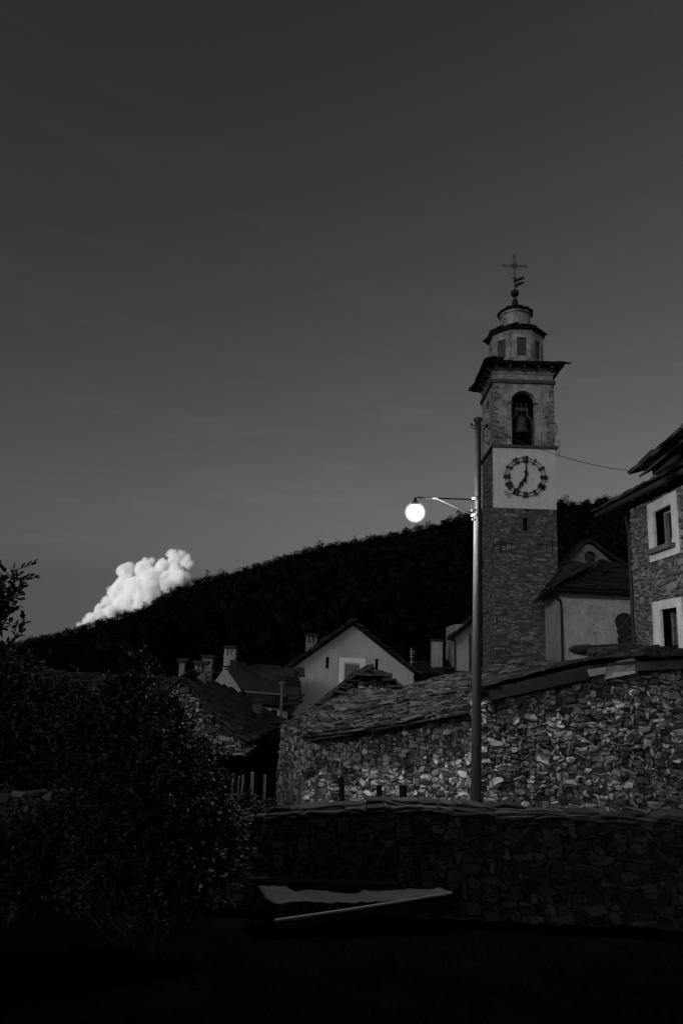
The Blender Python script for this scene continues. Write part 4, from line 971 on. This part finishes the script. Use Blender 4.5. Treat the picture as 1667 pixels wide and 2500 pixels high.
mb = MB(); mb.add([v_.co + lc for v_ in b.verts], [tuple(x.index for x in f.verts) for f in b.faces]); b.free(); mb.build('glow_globe', mg, head, True)
bulb = bpy.data.objects.new('bulb', bpy.data.lights.new('bulb', 'POINT')); COL.objects.link(bulb); bulb.data.energy = 1500.0; bulb.data.shadow_soft_size = .06
bulb.parent = head; bulb.location = lc - OFF[head.name]
# cable from the pole top across the tower to the house eave
ca, cb_ = P(1183, 1040, PY), PX(1556, 1152, EX)
mb = MB(); pts = []
for k in range(41):
    t = k / 40; p = ca.lerp(cb_, t); p.z -= .38 * 4 * t * (1 - t) * .5; pts.append(p)
mb.tube(pts, .0075, 6); tag(mb.build('overhead_cable', M_iron), 'thin black cable sagging from the pole top to the right house eave', 'cable')

# ------------------------------------------------------------------ dry stone retaining wall in front
RY = 13.0; rpl = front(RY)
tpx = [(-900, 2040), (-200, 2010), (300, 2000), (600, 1987), (760, 1975), (960, 1962), (1080, 1966), (1210, 1977), (1400, 1985), (1667, 1996), (1900, 2006), (2700, 2040)]
tp_ = [rpl.px(x, y + 21) for x, y in tpx]
poly = [(tp_[0][0], -4.6), (tp_[-1][0], -4.6)] + tp_[::-1]
rw = thing('retaining_wall', 'long dark dry stone retaining wall with flat coping running across the foreground', 'wall', (rpl.px(1000, 2100)[0], RY, -4.5))
mb = MB(); mb.plate(rpl, poly, (), -.45, -.03); mb.build('core', M_mortar, rw)
mb = MB(); stones(mb, rpl, poly, .045, (2, 9), (1, 4), .10, .002, (), 261, .08, round_=.18); mb.build('rubble_facing', M_stone_shaded, rw)
mb = MB()
for k, (a, b) in enumerate(zip(tp_, tp_[1:])):
    for dz, sd in ((0, 0), (.035, 50)): slates(mb, rpl.at(a[0], a[1] + .0 + dz, .06 - dz), rpl.at(b[0], b[1] + dz, .06 - dz), rpl.at(b[0], b[1] + .03 + dz, -.5), rpl.at(a[0], a[1] + .03 + dz, -.5), .3, (.2, .75), .03, 262 + k + sd, .1, 1.8, sheet=dz == 0)
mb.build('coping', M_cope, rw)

# fence posts on the terrace behind the wall
POSTS = [(405, 970, 1115, 12, 'thin grey stake nearest the bush, leftmost of the post row'), (433, 985, 1120, 10, 'thin grey stake second from the bush in the post row'), (462, 980, 1125, 13, 'third grey stake from the bush, left of the alley mouth'), (511, 963, 1150, 17, 'tall pale post at the left side of the dark alley mouth'),
         (592, 978, 1155, 15, 'tall pale post in the middle of the dark alley mouth'), (740, 985, 1190, 16, 'slightly leaning dark post left of the palest split post'), (795, 975, 1185, 22, 'pale split post standing against the barn wall'), (885, 995, 1175, 20, 'dark broad post right of the palest split post'),
         (1036, 985, 1165, 27, 'dark upright post alone in the middle of the barn wall'), (1247, 1038, 1150, 29, 'short dark stump post, second from the pole'), (1388, 1038, 1150, 44, 'short thick stump post closest to the pole')]
for i, (x, y0, y1, wd, lab) in enumerate(POSTS):
    Y = 14.2; p0, p1 = P(*z4(x, y1 + 60), Y), P(*z4(x + rnd.uniform(-6, 6), y0), Y); r_ = wd * .4209 * Y / F / 2
    p0.z = -4.3
    mb = MB(); pts = [p0.lerp(p1, k / 6) + Vector((rnd.uniform(-1, 1), rnd.uniform(-1, 1), 0)) * r_ * .18 for k in range(7)]
    mb.tube(pts, [r_ * rnd.uniform(.88, 1.1) for _ in pts], 8)
    t = thing('fence_post', lab, 'post', p0, 'old wooden posts along the terrace'); 
    bpy.data.objects.remove(t); o = mb.build('fence_post', M_post if i not in (9, 10, 8) else M_wood_dark); tag(o, lab, 'post', 'old wooden posts along the terrace')

# ------------------------------------------------------------------ tarpaulin over a low frame
zt = lambda x, y: (500 + x * .5102, 1900 + y * .5102)
tb = thing('tarpaulin', 'grey tarpaulin draped over a long low frame below the stone wall', 'tarpaulin', P(*zt(700, 640), 11))
rows_ = [[(250, 520, 11.6), (320, 512, 12), (385, 514, 12.2), (425, 545, 12.2), (580, 548, 12.3), (740, 551, 12.4), (760, 538, 12.4), (860, 545, 12.4), (990, 528, 12.5), (1130, 531, 12.5), (1180, 545, 12.5)],
         [(285, 570, 10.9), (350, 562, 11.2), (430, 560, 11.4), (510, 572, 11.5), (600, 576, 11.6), (700, 572, 11.7), (800, 570, 11.8), (870, 565, 11.9), (970, 553, 12), (1080, 545, 12.1), (1178, 548, 12.2)],
         [(330, 606, 10.4), (390, 605, 10.6), (470, 600, 10.8), (560, 600, 10.9), (640, 592, 11), (720, 600, 11.1), (780, 592, 11.3), (860, 590, 11.5), (950, 580, 11.6), (1060, 565, 11.9), (1170, 551, 12.1)]]
def interp(rows, n):
    out = []
    for k in range(len(rows) - 1):
        for s_ in range(n): out.append([a.lerp(b, s_ / n) for a, b in zip(rows[k], rows[k + 1])])
    out.append(rows[-1]); return out
G = [[P(*zt(x, y), Y) for x, y, Y in r_] for r_ in rows_]
G = interp(G, 4); G = [list(c) for c in zip(*interp([list(c) for c in zip(*G)], 4))]
mb = MB(); nr, nc = len(G), len(G[0])
for j, r_ in enumerate(G):
    for i, p in enumerate(r_): mb.v.append(p + Vector((0, 0, .05 * noise.noise(p * 1.7) + .025 * noise.noise(p * 5) + .012 * noise.noise(p * 13))))
mb.f = [(j * nc + i, j * nc + i + 1, (j + 1) * nc + i + 1, (j + 1) * nc + i) for j in range(nr - 1) for i in range(nc - 1)]
sheet = mb.build('sheet', M_tarp, tb, True, recalc=False); so = sheet.modifiers.new('thickness', 'SOLIDIFY'); so.thickness = .012; so.offset = -1
mb = MB(); mb.tube([P(*zt(335, 682), 10.25), P(*zt(700, 628), 10.95), P(*zt(1180, 550), 12.1)], .022, 8); mb.build('edge_pole', M_dim, tb)
mb = MB(); mb.beam(P(*zt(345, 705), 10.5), P(*zt(1160, 585), 12.3), .06, .09); mb.build('side_board', M_wood_dark, tb)
mb = MB(); mb.beam(P(*zt(170, 478), 12.55), P(*zt(500, 490), 12.6), .08, .06); mb.beam(P(*zt(500, 492), 12.6), P(*zt(900, 500), 12.6), .06, .05)
tag(mb.build('board', M_cope), 'long grey board lying at the foot of the retaining wall behind the tarpaulin', 'board')

# ------------------------------------------------------------------ plants
def leaf(vs, fs, p, d, up, L, W_, q):
    d = d.normalized(); s_ = d.cross(up)
    if s_.length < 1e-3: s_ = d.orthogonal()
    s_.normalize(); nrm = s_.cross(d); o = len(vs); bend = q.uniform(-.15, .25) * L
    vs.extend([p, p + d * L * .35 + s_ * W_ * .5 + nrm * W_ * .15, p + d * L * .72 + s_ * W_ * .42 + nrm * (W_ * .1 - bend * .4), p + d * L - nrm * bend,
               p + d * L * .72 - s_ * W_ * .42 + nrm * (W_ * .1 - bend * .4), p + d * L * .35 - s_ * W_ * .5 + nrm * W_ * .15, p + d * L * .5 - nrm * bend * .2])
    fs.extend([(o, o + 1, o + 6, o + 5), (o + 1, o + 2, o + 3, o + 6), (o + 6, o + 3, o + 4, o + 5)])
def bush(name, label, cat, base, lumps, seed, twigs, leaves, L=.068, m=M_leaf, stems=9):
    q = random.Random(seed); t = thing(name, label, cat, base); base = Vector(base); V = []; Fs = []; sm = MB()
    tot = sum(l[3] ** 2 for l in lumps)
    for (cx_, cy_, cz_, r_) in lumps:
        c = Vector((cx_, cy_, cz_)); mid = base.lerp(c, .5) + Vector((q.uniform(-.2, .2), q.uniform(-.2, .2), .25 * (c - base).length * .3))
        sm.tube([base + Vector((q.uniform(-.15, .15), q.uniform(-.15, .15), -.1)), mid, c], [.02, .013, .006], 6)
        for k in range(int(twigs * r_ ** 2 / tot)):
            d = Vector((q.gauss(0, 1), q.gauss(0, 1), q.gauss(0.15, 1))).normalized(); p = c + d * r_ * q.random() ** .5 * (1.05 + .5 * noise.noise(d * 2.2 + c))
            td = (d + Vector((q.gauss(0, .6), q.gauss(0, .6), q.gauss(.35, .5)))).normalized(); tl = q.uniform(.25, .55) * min(1, r_ * 1.4)
            sm.tube([p - td * tl * .5, p + td * tl * .5], [.005, .002], 3, False)
            for s_ in range(leaves):
                u = (s_ + q.random()) / leaves - .5; lp_ = p + td * tl * u
                ld = (td * .5 + Vector((q.gauss(0, 1), q.gauss(0, 1), q.gauss(-.1, .6)))).normalized()
                leaf(V, Fs, lp_, ld, Vector((q.gauss(0, .5), q.gauss(0, .5), 1)), L * q.uniform(.6, 1.25), L * q.uniform(.4, .7), q)
    for k in range(int(twigs * .022)):                     # long loose shoots that break the outline
        cx_, cy_, cz_, r_ = q.choice(lumps); c = Vector((cx_, cy_, cz_)); d = Vector((q.gauss(0, 1), q.gauss(0, .7), q.gauss(.5, .8))).normalized()
        p0 = c + d * r_ * .7; d2 = (d + Vector((q.gauss(0, .3), 0, .5))).normalized(); ln = r_ * q.uniform(.5, 1.0) + .1; p1 = p0 + d2 * ln * .6; p2 = p1 + (d2 + Vector((q.gauss(0, .3), 0, q.gauss(-.2, .3)))).normalized() * ln * .4
        sm.tube([p0, p1, p2], [.007, .004, .002], 4, False)
        for s_ in range(int(ln / .035)):
            u = q.random(); p = p0.lerp(p1, u / .6) if u < .6 else p1.lerp(p2, (u - .6) / .4)
            leaf(V, Fs, p, (d2 * .6 + Vector((q.gauss(0, .8), q.gauss(0, .8), q.gauss(0, .6)))), Vector((q.gauss(0, .5), q.gauss(0, .5), 1)), L * q.uniform(.6, 1.3), L * q.uniform(.4, .7), q)
    sm.build('stem', M_bark, t, recalc=False); g = MB(); g.v = V; g.f = Fs; g.build('foliage', m, t, recalc=False); return t
def lump(x, y, Y, rpx): p = P(x, y, Y); return (p.x, p.y, p.z, rpx * Y / F)
def gb(x, Y): p = P(x, 2000, Y); return (p.x, Y, ground_z(p.x, Y))
bush('hazel_bush', 'big dark leafy hazel bush in the left foreground before the stone gable', 'bush', gb(380, 9.5),
     [lump(*a) for a in ((330, 1690, 9.6, 56), (290, 1760, 9.4, 88), (380, 1800, 9.5, 92), (450, 1885, 9.3, 85), (360, 1900, 9.0, 125), (250, 1880, 9.2, 105), (500, 1870, 9.6, 40), (480, 1990, 9.2, 85), (430, 2030, 9.0, 115), (300, 2030, 8.8, 115), (342, 1625, 9.8, 28), (560, 2030, 9.4, 40), (405, 1735, 9.7, 40), (535, 2090, 9.2, 65), (215, 1790, 9.3, 66), (370, 2120, 8.8, 105), (480, 2110, 8.9, 95), (260, 2110, 8.6, 95), (150, 2070, 9, 85), (60, 2100, 9, 90), (-30, 2080, 9, 90), (160, 1985, 9.3, 40), (40, 2150, 8.8, 80))], 301, 5600, 11)
bush('shrub', 'dark shrub low at the left edge beneath the thin branches', 'bush', (P(70, 1950, 15.2).x, 15.2, -4.3),
     [lump(*a) for a in ((60, 1760, 15, 90), (150, 1800, 15, 85), (10, 1850, 14.8, 90), (130, 1870, 15, 80), (-40, 1720, 15, 90), (60, 1680, 15, 60), (170, 1720, 15.2, 60), (20, 1640, 15, 45), (230, 1830, 15, 80), (-40, 1880, 14.8, 80), (220, 1740, 15.2, 50))], 302, 3000, 11, .1)
bush('weed_clump', 'small leafy weeds at the foot of the alley posts', 'weeds', (P(600, 1960, 13.7).x, 13.7, -3.3),
     [lump(*a) for a in ((545, 1965, 13.8, 22), (600, 1962, 13.8, 24), (650, 1968, 13.8, 20), (700, 1972, 13.8, 12), (630, 1985, 13.2, 16), (560, 1990, 13.2, 26))], 303, 420, 9, .06)
# young tree whose leafy twigs stand against the sky at the left edge
q = random.Random(77); BYt = 6.0
tr = thing('young_tree', 'young tree at the left edge with thin leafy twigs against the sky', 'tree', gb(-60, BYt))
z7 = lambda x, y: P(x * .3827, 1300 + y * .3827, BYt)
V = []; Fs = []; sm = MB()
root = Vector(tr.location)
k0 = [root, P(-62, 2000, BYt), P(-48, 1800, BYt), P(-22, 1660, BYt), P(0, 1590, BYt)]
sm.tube(k0, [.05, .04, .03, .022, .012], 8)
branches = [[(-60, 900), (-20, 720), (10, 560), (20, 420), (0, 330), (10, 240)], [(-20, 560), (15, 430), (60, 290), (110, 250), (165, 215), (205, 182)], [(0, 480), (50, 390), (110, 350), (165, 320), (205, 290), (235, 285)], [(0, 720), (15, 640), (30, 590), (70, 575), (90, 570)],
            [(0, 740), (60, 680), (105, 650), (130, 610), (150, 575), (180, 545), (195, 540)], [(-10, 650), (20, 560), (50, 520), (75, 480), (95, 470)], [(-20, 500), (20, 440), (70, 430), (110, 420), (140, 415)], [(-40, 420), (-10, 330), (15, 260), (40, 225)], [(-40, 620), (0, 520), (40, 450), (60, 400)], [(-60, 380), (-20, 250), (-10, 180)], [(-30, 780), (10, 700), (50, 690)],
            [(-70, 600), (-10, 480), (30, 380), (80, 360), (120, 380)], [(-60, 800), (-20, 640), (10, 500), (40, 330)]]
branches += [[(x + q.uniform(-45, 12), y + q.uniform(10, 60)) for x, y in b_[:-1]] for b_ in branches[1:]] + [[(-60, 700), (-20, 600), (10, 520), (35, 470)], [(-50, 520), (-5, 430), (30, 400), (60, 405)]]
for bi, br_ in enumerate(branches):
    pts = [z7(x, y) + Vector((0, q.uniform(-.12, .12), 0)) for x, y in br_]
    sm.tube(pts, [.008 - .006 * k / (len(pts) - 1) for k in range(len(pts))], 6)
    L_ = 0
    for a, b in zip(pts, pts[1:]):
        d = b - a; nl = max(2, int(d.length / .028))
        for k in range(nl):
            p = a.lerp(b, (k + q.random() * .5) / nl); sd = 1 if k % 2 else -1
            side = d.normalized().cross(Vector((0, -1, 0))).normalized() * sd
            ld = (d.normalized() * .8 + side * q.uniform(.3, .9) + Vector((0, q.uniform(-.7, .7), q.uniform(.0, .5))))
            leaf(V, Fs, p, ld, Vector((q.gauss(0, .6), q.gauss(-.6, .6), 1)), q.uniform(.05, .085), q.uniform(.028, .045), q)
sm.build('trunk', M_bark, tr, recalc=False); g = MB(); g.v = V; g.f = Fs; g.build('foliage', M_leaf_dark, tr, recalc=False)
# rough wall and strip of ground glimpsed under the left bush
lwp = front(14.0)
lw = thing('field_wall', 'low tumbled field wall under the left bush', 'wall', (P(100, 1960, 14).x, 14, -3.5))
poly = [lwp.px(*a) for a in ((-150, 2010), (250, 1995), (250, 1945), (180, 1930), (60, 1938), (-150, 1930))]
mb = MB(); mb.plate(lwp, poly, (), -.4, -.03); mb.build('core', M_mortar, lw); mb = MB(); stones(mb, lwp, poly, .05, (2, 6), (1, 3), .1, .005, (), 271, .06); mb.build('rubble_facing', M_field, lw)

# rough grass over the foreground slope
q = random.Random(55); V = []; Fs = []
for k in range(26000):
    y = q.uniform(1.5, 12.9); x = q.uniform(-.62, .62) * (y + 2); z = ground_z(x, y)
    if noise.noise(Vector((x * .9, y * .9, 5))) < -.15: continue
    h = q.uniform(.05, .2) * (1 + .6 * noise.noise(Vector((x * .5, y * .5, 8)))); a_ = q.random() * 6.28; wv_ = Vector((math.cos(a_), math.sin(a_), 0)) * .006; ln = Vector((q.gauss(0, .4), q.gauss(0, .4), 1)) * h
    o = len(V); p = Vector((x, y, z - .01)); V.extend([p - wv_, p + wv_, p + ln + Vector((q.gauss(0, .02), q.gauss(0, .02), 0))]); Fs.append((o, o + 1, o + 2))
g = MB(); g.v = V; g.f = Fs; tag(g.build('grass', M_grass, recalc=False), kind='stuff')
